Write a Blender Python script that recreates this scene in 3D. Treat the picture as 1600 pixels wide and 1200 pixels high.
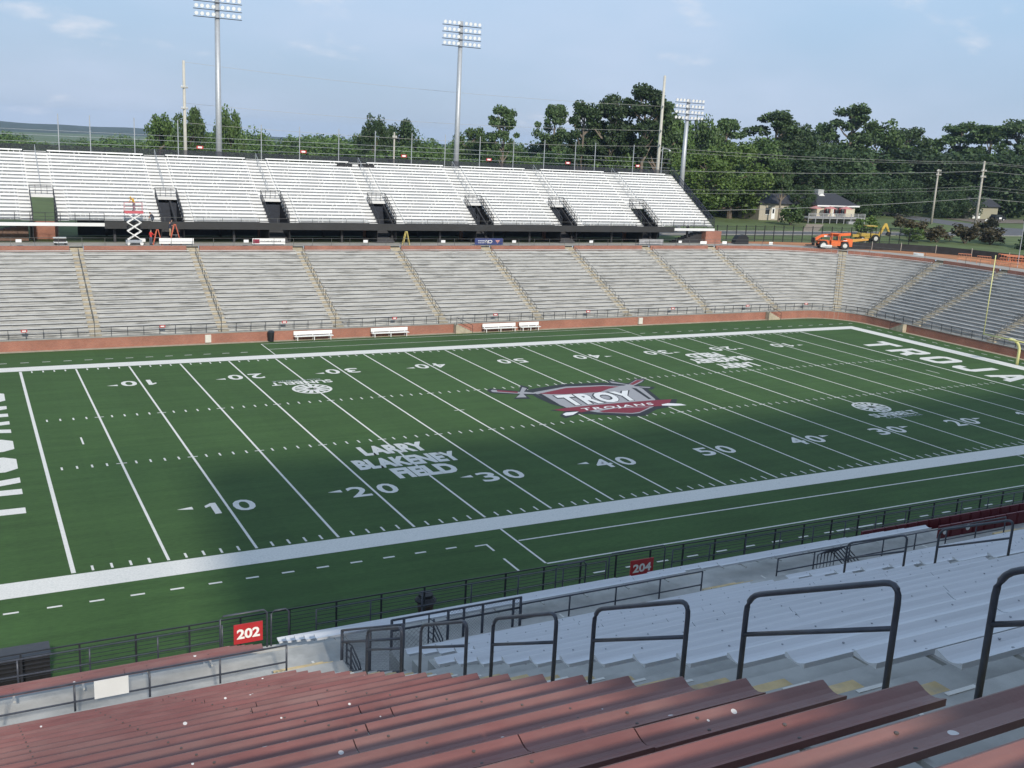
import bpy, bmesh, math, random
from mathutils import Vector, Matrix, noise
for o in list(bpy.data.objects): bpy.data.objects.remove(o)
scene = bpy.context.scene
COL = scene.collection
R = math.radians
# ---------------------------------------------------------------- camera
cam_d = bpy.data.cameras.new('camera'); cam = bpy.data.objects.new('camera', cam_d); COL.objects.link(cam)
cr, cu_, cf = Vector((0.884667,-0.463537,0.049969)), Vector((0.062177,0.223525,0.972713)), Vector((0.462058,0.857421,-0.226567))
cam.matrix_world = Matrix(((cr.x,cu_.x,-cf.x,-3.943),(cr.y,cu_.y,-cf.y,-52.135),(cr.z,cu_.z,-cf.z,21.945),(0,0,0,1)))
cam_d.sensor_width = 36; cam_d.lens = 36*1618.97/1600; cam_d.clip_start = 0.1; cam_d.clip_end = 20000
scene.camera = cam
# ---------------------------------------------------------------- sky, sun, exposure
SUN_EL, SUN_DIR = R(30.5), Vector((-0.13,-1,0)).normalized()
world = bpy.data.worlds.new('World'); scene.world = world; world.use_nodes = True
nt = world.node_tree; nt.nodes.clear()
def wn(t, **k):
    n = nt.nodes.new(t)
    for a, b in k.items(): setattr(n, a, b)
    return n
sky = wn('ShaderNodeTexSky', sky_type='NISHITA', sun_disc=False)
sky.sun_elevation = SUN_EL; sky.sun_rotation = R(180+7.4); sky.altitude = 100; sky.air_density = 1.0; sky.dust_density = 0.6; sky.ozone_density = 1.6
tc = wn('ShaderNodeTexCoord'); sep = wn('ShaderNodeSeparateXYZ'); nt.links.new(tc.outputs['Generated'], sep.inputs[0])
def wm(op, a, b=None, c=None):
    n = wn('ShaderNodeMath', operation=op)
    for i, v in enumerate((a, b, c)):
        if v is None: continue
        if isinstance(v, (int, float)): n.inputs[i].default_value = v
        else: nt.links.new(v, n.inputs[i])
    return n.outputs[0]
# clouds on a flat layer: direction / height
den = wm('ADD', wm('MAXIMUM', sep.outputs[2], 0.0), 0.30)
cxy = wn('ShaderNodeCombineXYZ')
nt.links.new(wm('DIVIDE', sep.outputs[0], den), cxy.inputs[0]); nt.links.new(wm('DIVIDE', sep.outputs[1], den), cxy.inputs[1])
def wnoise(scale, detail, rough, off):
    mp = wn('ShaderNodeMapping'); mp.inputs['Location'].default_value = off; nt.links.new(cxy.outputs[0], mp.inputs[0])
    n = wn('ShaderNodeTexNoise'); n.inputs['Scale'].default_value = scale; n.inputs['Detail'].default_value = detail; n.inputs['Roughness'].default_value = rough
    nt.links.new(mp.outputs[0], n.inputs['Vector']); return n.outputs['Fac']
def wramp(v, a, b):
    n = wn('ShaderNodeMapRange', interpolation_type='SMOOTHSTEP'); n.inputs['From Min'].default_value = a; n.inputs['From Max'].default_value = b
    nt.links.new(v, n.inputs['Value']); return n.outputs['Result']
veil = wm('MULTIPLY', wramp(wnoise(0.7, 4, 0.55, (1.3, 4.2, 0)), 0.36, 0.70), 0.65)
puff = wm('MULTIPLY', wramp(wnoise(2.6, 6, 0.55, (6.4, 2.2, 0)), 0.58, 0.74), 0.75)
def wmix(f, a, b):
    n = wn('ShaderNodeMix', data_type='RGBA')
    for i, v in ((0, f), (6, a), (7, b)):
        if isinstance(v, tuple): n.inputs[i].default_value = (*v, 1)
        else: nt.links.new(v, n.inputs[i])
    return n
# humid summer haze: pale blue layer all round the horizon, thinning upwards
haze_c = wmix(wramp(sep.outputs[2], -0.02, 0.22), (2.95, 3.75, 5.05), (3.2, 4.75, 6.5))
haze_f = wm('SUBTRACT', 0.92, wm('MULTIPLY', wramp(sep.outputs[2], 0.05, 0.75), 0.50))
base_sky = wmix(haze_f, sky.outputs[0], haze_c.outputs[2])
veiled = wmix(veil, base_sky.outputs[2], (4.6, 5.3, 6.7))
mix = wmix(puff, veiled.outputs[2], (6.3, 6.35, 6.8))
bg = wn('ShaderNodeBackground'); bg.inputs['Strength'].default_value = 0.10
nt.links.new(mix.outputs[2], bg.inputs[0]); wo = wn('ShaderNodeOutputWorld'); nt.links.new(bg.outputs[0], wo.inputs[0])
sd = bpy.data.lights.new('sun', 'SUN'); sd.energy = 2.8; sd.angle = R(3.0); sd.color = (1.0, 0.93, 0.82)
sun = bpy.data.objects.new('sun', sd); COL.objects.link(sun)
to_sun = Vector((SUN_DIR.x*math.cos(SUN_EL), SUN_DIR.y*math.cos(SUN_EL), math.sin(SUN_EL)))
sun.rotation_euler = (-to_sun).to_track_quat('-Z', 'Y').to_euler(); sun.location = to_sun*300
vs = scene.view_settings; vs.view_transform = 'Standard'; vs.look = 'None'; vs.exposure = 0.46; vs.gamma = 1; vs.use_curve_mapping = False

# ---------------------------------------------------------------- materials
MATS = {}
def mat(name, col, rough=0.7, var=0.12, scale=3.0, metal=0.0, stretch=(1,1,1), dark=None, dscale=1.0, dlo=0.55, dhi=0.75, damt=0.6, bump=0.0, bscale=40, spec=0.5, spots=None, dstretch=(1,1,1)):
    """base colour with noise variation, optional second stain colour, optional white spots"""
    if name in MATS: return MATS[name]
    m = bpy.data.materials.new(name); m.use_nodes = True; t = m.node_tree; b = t.nodes['Principled BSDF']
    b.inputs['Roughness'].default_value = rough; b.inputs['Metallic'].default_value = metal
    b.inputs['Specular IOR Level'].default_value = spec
    def N(ty): return t.nodes.new(ty)
    tcn = N('ShaderNodeTexCoord')
    def nz(sc, st, det=4):
        mp = N('ShaderNodeMapping'); mp.inputs['Scale'].default_value = st; t.links.new(tcn.outputs['Object'], mp.inputs[0])
        n = N('ShaderNodeTexNoise'); n.inputs['Scale'].default_value = sc; n.inputs['Detail'].default_value = det; n.inputs['Roughness'].default_value = 0.6
        t.links.new(mp.outputs[0], n.inputs['Vector']); return n.outputs['Fac']
    def mx(f, a, bb):
        n = N('ShaderNodeMix'); n.data_type = 'RGBA'
        for i, v in ((0, f), (6, a), (7, bb)):
            if isinstance(v, (tuple, list)): n.inputs[i].default_value = (*v, 1)
            elif isinstance(v, float): n.inputs[i].default_value = v
            else: t.links.new(v, n.inputs[i])
        return n.outputs[2]
    def rng(v, a, bb, c=0.0, d=1.0):
        n = N('ShaderNodeMapRange'); n.inputs[1].default_value = a; n.inputs[2].default_value = bb; n.inputs[3].default_value = c; n.inputs[4].default_value = d
        t.links.new(v, n.inputs[0]); return n.outputs[0]
    lo = tuple(max(0, c*(1-var)) for c in col); hi = tuple(min(1, c*(1+var)) for c in col)
    c = mx(rng(nz(scale, stretch), 0.3, 0.7), lo, hi)
    if dark: c = mx(rng(nz(dscale, dstretch, 6), dlo, dhi, 0.0, damt), c, dark)
    if spots:
        vo = N('ShaderNodeTexVoronoi'); vo.inputs['Scale'].default_value = spots[0]; mp = N('ShaderNodeMapping'); t.links.new(tcn.outputs['Object'], mp.inputs[0]); t.links.new(mp.outputs[0], vo.inputs['Vector'])
        sp = N('ShaderNodeSeparateColor'); t.links.new(vo.outputs['Color'], sp.inputs[0])
        r_ = rng(sp.outputs[0], 0.55, 1.0, 0.0, spots[1])
        lt = N('ShaderNodeMath'); lt.operation = 'LESS_THAN'; t.links.new(vo.outputs['Distance'], lt.inputs[0]); t.links.new(r_, lt.inputs[1])
        c = mx(lt.outputs[0], c, spots[2])
    t.links.new(c, b.inputs['Base Color'])
    if bump:
        bn = N('ShaderNodeBump'); bn.inputs['Strength'].default_value = bump; bn.inputs['Distance'].default_value = 0.02
        t.links.new(nz(bscale, (1,1,1), 3), bn.inputs['Height']); t.links.new(bn.outputs[0], b.inputs['Normal'])
    MATS[name] = m; return m
def brick_mat(name, c1, c2, mortar, sc=1.0):
    m = bpy.data.materials.new(name); m.use_nodes = True; t = m.node_tree; b = t.nodes['Principled BSDF']; b.inputs['Roughness'].default_value = 0.85
    tcn = t.nodes.new('ShaderNodeTexCoord'); sp = t.nodes.new('ShaderNodeSeparateXYZ'); t.links.new(tcn.outputs['Object'], sp.inputs[0])
    ad = t.nodes.new('ShaderNodeMath'); ad.operation = 'ADD'; t.links.new(sp.outputs[0], ad.inputs[0]); t.links.new(sp.outputs[1], ad.inputs[1])
    cb = t.nodes.new('ShaderNodeCombineXYZ'); t.links.new(ad.outputs[0], cb.inputs[0]); t.links.new(sp.outputs[2], cb.inputs[1])
    bt = t.nodes.new('ShaderNodeTexBrick'); bt.inputs['Scale'].default_value = sc; bt.inputs['Color1'].default_value = (*c1,1); bt.inputs['Color2'].default_value = (*c2,1); bt.inputs['Mortar'].default_value = (*mortar,1)
    bt.inputs['Brick Width'].default_value = 0.22; bt.inputs['Row Height'].default_value = 0.075; bt.inputs['Mortar Size'].default_value = 0.006
    t.links.new(cb.outputs[0], bt.inputs['Vector'])
    nz = t.nodes.new('ShaderNodeTexNoise'); nz.inputs['Scale'].default_value = 0.5; nz.inputs['Detail'].default_value = 6; t.links.new(tcn.outputs['Object'], nz.inputs['Vector'])
    mxn = t.nodes.new('ShaderNodeMix'); mxn.data_type = 'RGBA'; mxn.blend_type = 'MULTIPLY'; mxn.inputs[0].default_value = 0.55
    t.links.new(bt.outputs[0], mxn.inputs[6]); t.links.new(nz.outputs['Fac'], mxn.inputs[7]); 
    gn = t.nodes.new('ShaderNodeMix'); gn.data_type='RGBA'; gn.blend_type='MULTIPLY'; gn.inputs[0].default_value=1.0; gn.inputs[7].default_value=(1.3,1.3,1.3,1)
    t.links.new(mxn.outputs[2], gn.inputs[6]); t.links.new(gn.outputs[2], b.inputs['Base Color']); return m
def leaf_mat(name, col, var=0.35):
    m = bpy.data.materials.new(name); m.use_nodes = True; t = m.node_tree; b = t.nodes['Principled BSDF']; b.inputs['Roughness'].default_value = 0.6
    g = t.nodes.new('ShaderNodeNewGeometry'); rp = t.nodes.new('ShaderNodeMapRange'); t.links.new(g.outputs['Random Per Island'], rp.inputs[0]); rp.inputs[3].default_value = 1-var; rp.inputs[4].default_value = 1+var
    oi = t.nodes.new('ShaderNodeObjectInfo'); ro = t.nodes.new('ShaderNodeMapRange'); t.links.new(oi.outputs['Random'], ro.inputs[0]); ro.inputs[3].default_value = 0.8; ro.inputs[4].default_value = 1.25
    mu = t.nodes.new('ShaderNodeMath'); mu.operation = 'MULTIPLY'; t.links.new(rp.outputs[0], mu.inputs[0]); t.links.new(ro.outputs[0], mu.inputs[1])
    vm = t.nodes.new('ShaderNodeVectorMath'); vm.operation = 'SCALE'; vm.inputs[0].default_value = col; t.links.new(mu.outputs[0], vm.inputs['Scale'])
    t.links.new(vm.outputs[0], b.inputs['Base Color'])
    tr = t.nodes.new('ShaderNodeBsdfTranslucent'); t.links.new(vm.outputs[0], tr.inputs[0]); ms = t.nodes.new('ShaderNodeMixShader'); ms.inputs[0].default_value = 0.25
    t.links.new(b.outputs[0], ms.inputs[1]); t.links.new(tr.outputs[0], ms.inputs[2]); t.links.new(ms.outputs[0], t.nodes['Material Output'].inputs[0])
    return m
# ---------------------------------------------------------------- mesh builder and objects
def root_loc(p):
    l = Vector((0,0,0))
    while p is not None: l = l + p.location; p = p.parent
    return l
class MB:
    def __init__(s): s.v = []; s.f = []; s.m = []
    def face(s, pts, mi=0):
        n = len(s.v); s.v += [tuple(p) for p in pts]; s.f.append(tuple(range(n, n+len(pts)))); s.m.append(mi); return s
    def box(s, x0, x1, y0, y1, z0, z1, mi=0):
        n = len(s.v); s.v += [(x0,y0,z0),(x1,y0,z0),(x1,y1,z0),(x0,y1,z0),(x0,y0,z1),(x1,y0,z1),(x1,y1,z1),(x0,y1,z1)]
        s.f += [tuple(n+i for i in q) for q in ((0,3,2,1),(4,5,6,7),(0,1,5,4),(1,2,6,5),(2,3,7,6),(3,0,4,7))]; s.m += [mi]*6; return s
    def prism(s, poly, vec, mi=0):
        n = len(s.v); k = len(poly); vec = Vector(vec); s.v += [tuple(p) for p in poly] + [tuple(Vector(p)+vec) for p in poly]
        s.f += [tuple(range(n+k-1, n-1, -1)), tuple(range(n+k, n+2*k))] + [(n+i, n+(i+1)%k, n+k+(i+1)%k, n+k+i) for i in range(k)]; s.m += [mi]*(k+2); return s
    def tube(s, pts, r, n=6, mi=0, r2=None):
        pts = [Vector(p) for p in pts]; b0 = len(s.v); k = len(pts)
        for i, p in enumerate(pts):
            d = (pts[min(i+1,k-1)]-pts[max(i-1,0)]).normalized(); up = Vector((0,0,1)) if abs(d.z) < 0.95 else Vector((1,0,0))
            a = d.cross(up).normalized(); b = a.cross(d)
            rr = r if r2 is None else r+(r2-r)*i/(k-1)
            s.v += [tuple(p+a*math.cos(2*math.pi*j/n+.5)*rr+b*math.sin(2*math.pi*j/n+.5)*rr) for j in range(n)]
        for i in range(k-1):
            for j in range(n):
                s.f.append((b0+i*n+j, b0+i*n+(j+1)%n, b0+(i+1)*n+(j+1)%n, b0+(i+1)*n+j)); s.m.append(mi)
        s.f += [tuple(b0+j for j in range(n-1,-1,-1)), tuple(b0+(k-1)*n+j for j in range(n))]; s.m += [mi]*2; return s
    def bar(s, p, q, w, h=None, mi=0):
        p, q = Vector(p), Vector(q); d = (q-p).normalized(); up = Vector((0,0,1)) if abs(d.z) < 0.95 else Vector((0,1,0))
        a = d.cross(up).normalized()*w/2; b = a.cross(d).normalized()*(h or w)/2
        return s.prism([p-a-b, p+a-b, p+a+b, p-a+b], q-p, mi)
    def lathe(s, c, prof, n=12, mi=0, axis='z'):
        b0 = len(s.v); c = Vector(c)
        for r, h in prof:
            for j in range(n):
                a = 2*math.pi*j/n; u, w = r*math.cos(a), r*math.sin(a)
                s.v.append(tuple(c+(Vector((u,w,h)) if axis=='z' else Vector((h,u,w)) if axis=='x' else Vector((u,h,w)))))
        for i in range(len(prof)-1):
            for j in range(n): s.f.append((b0+i*n+j, b0+i*n+(j+1)%n, b0+(i+1)*n+(j+1)%n, b0+(i+1)*n+j)); s.m.append(mi)
        s.f += [tuple(b0+j for j in range(n-1,-1,-1)), tuple(b0+(len(prof)-1)*n+j for j in range(n))]; s.m += [mi]*2; return s
    def mesh(s, name, mats, off=Vector((0,0,0)), smooth=False):
        me = bpy.data.meshes.new(name); me.from_pydata([(v[0]-off.x, v[1]-off.y, v[2]-off.z) for v in s.v], [], s.f)
        for m in (mats if isinstance(mats, (list, tuple)) else [mats]): me.materials.append(m)
        if any(s.m): me.polygons.foreach_set('material_index', s.m)
        if smooth: me.polygons.foreach_set('use_smooth', [True]*len(s.f))
        me.update(); return me
    def build(s, name, mats, parent=None, smooth=False, **tags):
        off = root_loc(parent) if parent else Vector((0,0,0))
        o = bpy.data.objects.new(name, s.mesh(name, mats, off, smooth)); COL.objects.link(o)
        if parent: o.parent = parent
        for k, v in tags.items(): o[k] = v
        return o
def thing(name, label, cat, loc=(0,0,0), rz=0, group=None):
    o = bpy.data.objects.new(name, None); COL.objects.link(o); o.location = loc; o.rotation_euler = (0,0,rz); o.empty_display_size = 0.2
    o['label'] = label; o['category'] = cat
    if group: o['group'] = group
    return o
def tag(o, label, cat, group=None):
    o['label'] = label; o['category'] = cat
    if group: o['group'] = group
    return o
def inst(name, me, parent, loc, rot=(0,0,0), sc=(1,1,1)):
    o = bpy.data.objects.new(name, me); COL.objects.link(o); o.parent = parent; o.location = loc; o.rotation_euler = rot; o.scale = sc; return o
def copy_tree(o, parent=None):
    c = o.copy(); COL.objects.link(c); c.parent = parent
    for ch in list(o.children): copy_tree(ch, c)
    return c
def text_faces(body, offset=0.0, spacing=1.0):
    cu = bpy.data.curves.new('t', 'FONT'); cu.body = body; cu.offset = offset; cu.space_character = spacing; cu.resolution_u = 3
    ob = bpy.data.objects.new('t', cu); COL.objects.link(ob); bpy.context.view_layer.update()
    me = bpy.data.meshes.new_from_object(ob.evaluated_get(bpy.context.evaluated_depsgraph_get()))
    V = [(v.co.x, v.co.y) for v in me.vertices]; Fc = [tuple(p.vertices) for p in me.polygons]
    bpy.data.objects.remove(ob); bpy.data.meshes.remove(me)
    xs = [v[0] for v in V]; ys = [v[1] for v in V]; x0, x1, y0, y1 = min(xs), max(xs), min(ys), max(ys)
    return [((x-x0)/(x1-x0), (y-y0)/(y1-y0)) for x, y in V], Fc
def put_text(mb, body, fn, offset=0.0, mi=0, spacing=1.0):
    """fn maps unit-box (u,v) to a 3D point"""
    V, Fc = text_faces(body, offset, spacing); n = len(mb.v); mb.v += [tuple(fn(u, v)) for u, v in V]; mb.f += [tuple(n+i for i in f) for f in Fc]; mb.m += [mi]*len(Fc); return mb
ORD = ['first','second','third','fourth','fifth','sixth','seventh','eighth','ninth','tenth','eleventh','twelfth','thirteenth','fourteenth','fifteenth','sixteenth','seventeenth','eighteenth','nineteenth']
RAIL = mat('rail_black', (0.022,0.024,0.030), 0.45, 0.2)
NRAIL = mat('rail_charcoal', (0.060,0.066,0.085), 0.38, 0.25, scale=6)
STEEL = mat('galvanised', (0.42,0.44,0.46), 0.45, 0.1, metal=0.3)
WHITE = mat('white_paint', (0.78,0.78,0.76), 0.55, 0.05)
CONC = mat('concrete', (0.30,0.29,0.265), 0.9, 0.15, scale=1.2, dark=(0.16,0.155,0.14), dscale=0.7, damt=0.5, bump=0.2)
TAN = mat('tan_concrete', (0.40,0.35,0.26), 0.9, 0.2, scale=1.5, dark=(0.20,0.18,0.14), dscale=1.3, damt=0.6)
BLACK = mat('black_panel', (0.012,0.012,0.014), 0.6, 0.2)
BRICK = brick_mat('brick_red', (0.36,0.135,0.085), (0.29,0.105,0.07), (0.34,0.27,0.22))
# ================================================================ GROUND AND FIELD
YD = 0.9144; FW = 47.18; G = 8.2
GRASS = mat('grass_land', (0.092,0.128,0.038), 0.95, 0.3, scale=0.25, dark=(0.16,0.15,0.07), dscale=0.06, damt=0.5)
def smooth01(a, b, x):
    t = min(1, max(0, (x-a)/(b-a))); return t*t*(3-2*t)
def ground_z(x, y):
    d = math.hypot(x-50, y-20); ang = math.degrees(math.atan2(y-20, x-50))
    right = smooth01(75, 40, ang) if ang > -90 else 1.0
    return G - (18*(1-right)+5*right)*smooth01(190, 620, d)
def make_ground():
    W2 = 76.4; loop = [(-24,-66),(-24,W2)] + [(x,W2) for x in range(-10,100,10)]
    loop += [(100+26.9*math.sin(R(a)), 49.5+26.9*math.cos(R(a))) for a in range(0,91,10)] + [(126.9,30),(126.9,0),(126.9,-30),(126.9,-66)] + [(x,-66) for x in range(110,-20,-20)]
    mb = MB(); k = len(loop); S = [1,1.08,1.2,1.4,1.7,2.1,2.6,3.2,4,5,6.5,9,13,20,32,55]
    for s in S:
        for x, y in loop:
            px, py = 50+(x-50)*s, 10+(y-10)*s; mb.v.append((px, py, ground_z(px, py)))
    for i in range(len(S)-1):
        for j in range(k): mb.f.append((i*k+j, i*k+(j+1)%k, (i+1)*k+(j+1)%k, (i+1)*k+j)); mb.m.append(0)
    mb.build('ground', GRASS, smooth=True, kind='structure')
make_ground()
# far wooded ridge on the left horizon
RIDGE = mat('ridge_woods', (0.028,0.045,0.022), 0.95, 0.4, scale=0.02)
mb = MB(); n = 90
for i in range(n+1):
    a = R(-14+i*0.62); d = 3300+200*math.sin(i*.21)
    x, y = -4+math.sin(a)*d, -52+math.cos(a)*d
    zt = 4.0+1.6*math.sin(i*.33+1)+1.6*math.sin(i*.11)+.9*math.sin(i*1.3)+ (5.0 if i < 30 else 5-0.10*(i-30))
    x2, y2 = -4+math.sin(a)*(d-700), -52+math.cos(a)*(d-700)
    mb.v += [(x2,y2,-14),( (x+x2)/2,(y+y2)/2,(zt-14)/2+1.5*math.sin(i*.9)),(x,y,zt),(x+math.sin(a)*600,y+math.cos(a)*600,-14)]
for i in range(n):
    for k in range(3): mb.f.append((i*4+k,(i+1)*4+k,(i+1)*4+k+1,i*4+k+1)); mb.m.append(0)
mb.build('hill', RIDGE, smooth=True, kind='structure')
# ---------------------------------------------------------------- turf
def turf_mat():
    m = bpy.data.materials.new('turf'); m.use_nodes = True; t = m.node_tree; b = t.nodes['Principled BSDF']; b.inputs['Roughness'].default_value = 0.8; b.inputs['Specular IOR Level'].default_value = 0.2; b.inputs['Sheen Weight'].default_value = 0.02; b.inputs['Sheen Roughness'].default_value = 0.6; b.inputs['Sheen Tint'].default_value = (0.6,0.9,0.5,1)
    tcn = t.nodes.new('ShaderNodeTexCoord')
    def nz(sc, st, det, lo, hi, a, bb):
        mp = t.nodes.new('ShaderNodeMapping'); mp.inputs['Scale'].default_value = st; t.links.new(tcn.outputs['Object'], mp.inputs[0])
        q = t.nodes.new('ShaderNodeTexNoise'); q.inputs['Scale'].default_value = sc; q.inputs['Detail'].default_value = det; q.inputs['Roughness'].default_value = 0.65; t.links.new(mp.outputs[0], q.inputs['Vector'])
        r_ = t.nodes.new('ShaderNodeMapRange'); r_.inputs[1].default_value = lo; r_.inputs[2].default_value = hi; r_.inputs[3].default_value = a; r_.inputs[4].default_value = bb; t.links.new(q.outputs['Fac'], r_.inputs[0]); return r_.outputs[0]
    f1 = nz(1.0, (0.12,1.1,1), 5, .3, .7, .84, 1.16); f2 = nz(7, (0.35,1,1), 3, .25, .75, .82, 1.18); f3 = nz(0.05, (1,1,1), 3, .3, .7, .9, 1.1); f4 = nz(55, (1,1,1), 2, .2, .8, .75, 1.25)
    sx = t.nodes.new('ShaderNodeSeparateXYZ'); t.links.new(tcn.outputs['Object'], sx.inputs[0])
    def mth(op, a, v):
        q = t.nodes.new('ShaderNodeMath'); q.operation = op; t.links.new(a, q.inputs[0]); q.inputs[1].default_value = v; return q.outputs[0]
    band = mth('GREATER_THAN', mth('PINGPONG', sx.outputs[0], 4.572), 2.286); f5 = mth('ADD', mth('MULTIPLY', band, 0.05), 0.975)   # 5-yard turf rolls, nap alternating
    def mul(a, c):
        q = t.nodes.new('ShaderNodeMath'); q.operation = 'MULTIPLY'; t.links.new(a, q.inputs[0]); t.links.new(c, q.inputs[1]); return q.outputs[0]
    vm = t.nodes.new('ShaderNodeVectorMath'); vm.operation = 'SCALE'; vm.inputs[0].default_value = (0.046,0.096,0.027); t.links.new(mul(mul(mul(f1,f2),mul(f3,f4)),f5), vm.inputs['Scale'])
    t.links.new(vm.outputs[0], b.inputs['Base Color']); return m
TURF = turf_mat()
field = MB().face([(-24,-11.7,0),(108,-11.7,0),(108,57,0),(-24,57,0)]).build('football_field', TURF, kind='structure')
PAINT = mat('field_paint', (0.72,0.705,0.655), 0.85, 0.10, scale=9, dark=(0.50,0.53,0.48), dscale=2.5, damt=0.45, bump=0.1)
Z1 = 0.006
def rect(mb, x0, x1, y0, y1, z=Z1, mi=0): return mb.face([(x0,y0,z),(x1,y0,z),(x1,y1,z),(x0,y1,z)], mi)
def mark(name, mb, m=PAINT, **k): return mb.build(name, m, field, **k)
XE0, XE1 = -10*YD, 110*YD
mark('sideline_border', rect(MB(), XE0-1.83, XE1+1.83, -1.9, -0.06))
mark('sideline_border', rect(MB(), XE0-1.83, XE1+1.83, FW+0.06, FW+1.75))
mark('end_line_border', rect(MB(), XE1, XE1+1.83, -0.06, FW+0.06)); mark('end_line_border', rect(MB(), XE0-1.83, XE0, -0.06, FW+0.06))
for i in range(0, 21):
    x = i*5*YD; w = 0.075 if 0 < i < 20 else 0.11
    mb = MB(); H1, H2 = (FW-12.19)/2, (FW+12.19)/2
    rect(mb, x-w, x+w, 0.12, FW-0.12)
    if 0 < i < 20:
        for h in (H1, H2): rect(mb, x-0.33, x-w-.002, h-.06, h+.06); rect(mb, x+w+.002, x+0.33, h-.06, h+.06)
    mark('yard_line', mb)
for y0, y1 in ((0.15,0.78),(H1-.3,H1+.3),(H2-.3,H2+.3),(FW-.78,FW-.15)):
    mb = MB()
    for k in range(1, 100):
        if k % 5: rect(mb, k*YD-.06, k*YD+.06, y0, y1)
    mark('hash_marks', mb, kind='stuff')
for x in (3*YD, 97*YD): mark('try_line', rect(MB(), x-.06, x+.06, FW/2-.9, FW/2+.9))
mb = MB(); rect(mb, 35*YD-.45, 35*YD-.09, FW/2-.05, FW/2+.05); rect(mb, 35*YD+.09, 35*YD+.45, FW/2-.05, FW/2+.05); rect(mb, 65*YD-.45, 65*YD-.09, FW/2-.05, FW/2+.05); rect(mb, 65*YD+.09, 65*YD+.45, FW/2-.05, FW/2+.05)
mark('kickoff_mark', mb)
# sideline boxes and dashed restraining lines
mb = MB(); rect(mb, 23, 68.4, -3.95, -3.82); rect(mb, 22.9, 68.5, -7.4, -7.27); rect(mb, 22.8, 22.93, -7.27, -1.93); rect(mb, 68.5, 68.63, -7.27, -1.93); mark('coaching_box_line', mb)
mb = MB(); rect(mb, 23.4, 68, FW+4.5, FW+4.6); rect(mb, 23.4, 68, FW+7.3, FW+7.4); rect(mb, 23.3, 23.4, FW+1.8, FW+7.4); rect(mb, 68, 68.1, FW+1.8, FW+7.4); mark('coaching_box_line', mb)
mb = MB()
for k in range(-9, 11): rect(mb, k*2*YD+.35, k*2*YD+1.0, -3.62, -3.46)
rect(mb, 20.3, 20.95, -3.85, -3.72); rect(mb, 20.95, 21.08, -4.75, -3.72); rect(mb, 20.95, 21.08, -7.7, -5.9)
for k in range(0, 24): rect(mb, 24.6+k*2.05, 25.35+k*2.05, -9.4, -9.27)
rect(mb, 42.0, 45.4, -9.42, -9.25)
mark('dashed_line', mb)
mb = MB()
for k in range(-9, 12): rect(mb, k*2*YD+.2, k*2*YD+.9, FW+3.55, FW+3.68)
for k in range(0, 20): rect(mb, 69+k*2*YD, 69.7+k*2*YD, FW+3.55, FW+3.68)
for k in range(0, 26): rect(mb, XE1+3.6, XE1+3.73, FW-k*2*YD, FW-k*2*YD+.8)
mark('dashed_line', mb)
# yard numbers
for i, nm in ((10,'10'),(20,'20'),(30,'30'),(40,'40'),(50,'50'),(60,'40'),(70,'30'),(80,'20'),(90,'10')):
    x = i*YD
    for near in (True, False):
        mb = MB(); s = 1 if near else -1; yb, yt = (6.05, 7.95) if near else (FW-6.05, FW-7.95)
        for k, ch in enumerate(nm):
            a, b = ((-1.62,-0.32) if k == 0 else (0.32,1.62))
            if ch == '1':
                a += .30; b -= .05; one = lambda u, v: (x+s*(a+(b-a)*u), yb+(yt-yb)*v, Z1)
                mb.face([one(u, v) for u, v in ((.42,0),(.82,0),(.82,1),(.50,1),(.08,.80),(.08,.62),(.42,.74))]); continue
            put_text(mb, ch, lambda u, v, a=a, b=b: (x+s*(a+(b-a)*u), yb+(yt-yb)*v, Z1), 0.018)
        if i != 50:
            left = i < 50; o = -1 if left else 1; base, tip = x+o*1.95, x+o*2.85
            yc = (yb+yt)/2+ (0.45 if near else -.45); mb.face([(base,yc-.24,Z1),(base,yc+.24,Z1),(tip,yc+.0,Z1)])
        mark('yard_number', mb)
# end-zone block letters
def P(*p): return list(p)
def Rr(x0,y0,x1,y1): return [(x0,y0),(x1,y0),(x1,y1),(x0,y1)]
oo = [(.18,0),(.82,0),(1,.16),(1,.84),(.82,1),(.18,1),(0,.84),(0,.16)]; oi = [(.33,.22),(.67,.22),(.7,.26),(.7,.74),(.67,.78),(.33,.78),(.3,.74),(.3,.26)]
BL = {'T':[Rr(0,.76,1,1),Rr(.35,0,.65,.76)],
 'R':[Rr(0,0,.3,1),Rr(.3,.78,.72,1),Rr(.3,.36,.72,.56),[(.72,.36),(.85,.36),(1,.5),(1,.86),(.86,1),(.72,1)],[(.52,.36),(.68,0),(1,0),(.85,.36)]],
 'O':[[oo[k],oo[(k+1)%8],oi[(k+1)%8],oi[k]] for k in range(8)],
 'J':[[(0,.15),(.15,0),(.75,0),(.92,.15),(.92,.25),(0,.25)],Rr(0,.25,.28,.42),Rr(.62,.25,.92,1)],
 'A':[[(0,0),(.28,0),(.5,.72),(.5,1),(.34,1)],[(1,0),(.66,1),(.5,1),(.5,.72),(.72,0)],[(.341,.2),(.659,.2),(.604,.38),(.396,.38)]],
 'N':[Rr(0,0,.28,1),Rr(.72,0,1,1),[(.28,1),(.28,.6),(.72,0),(.72,.4)]],
 'S':[[(0,.78),(1,.78),(1,.86),(.85,1),(.15,1),(0,.86)],Rr(0,.6,.3,.78),Rr(0,.4,1,.6),Rr(.7,.22,1,.4),[(0,.22),(0,.14),(.15,0),(.85,0),(1,.14),(1,.22)],Rr(.7,.68,1,.78),Rr(0,.22,.3,.32)]}
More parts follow.
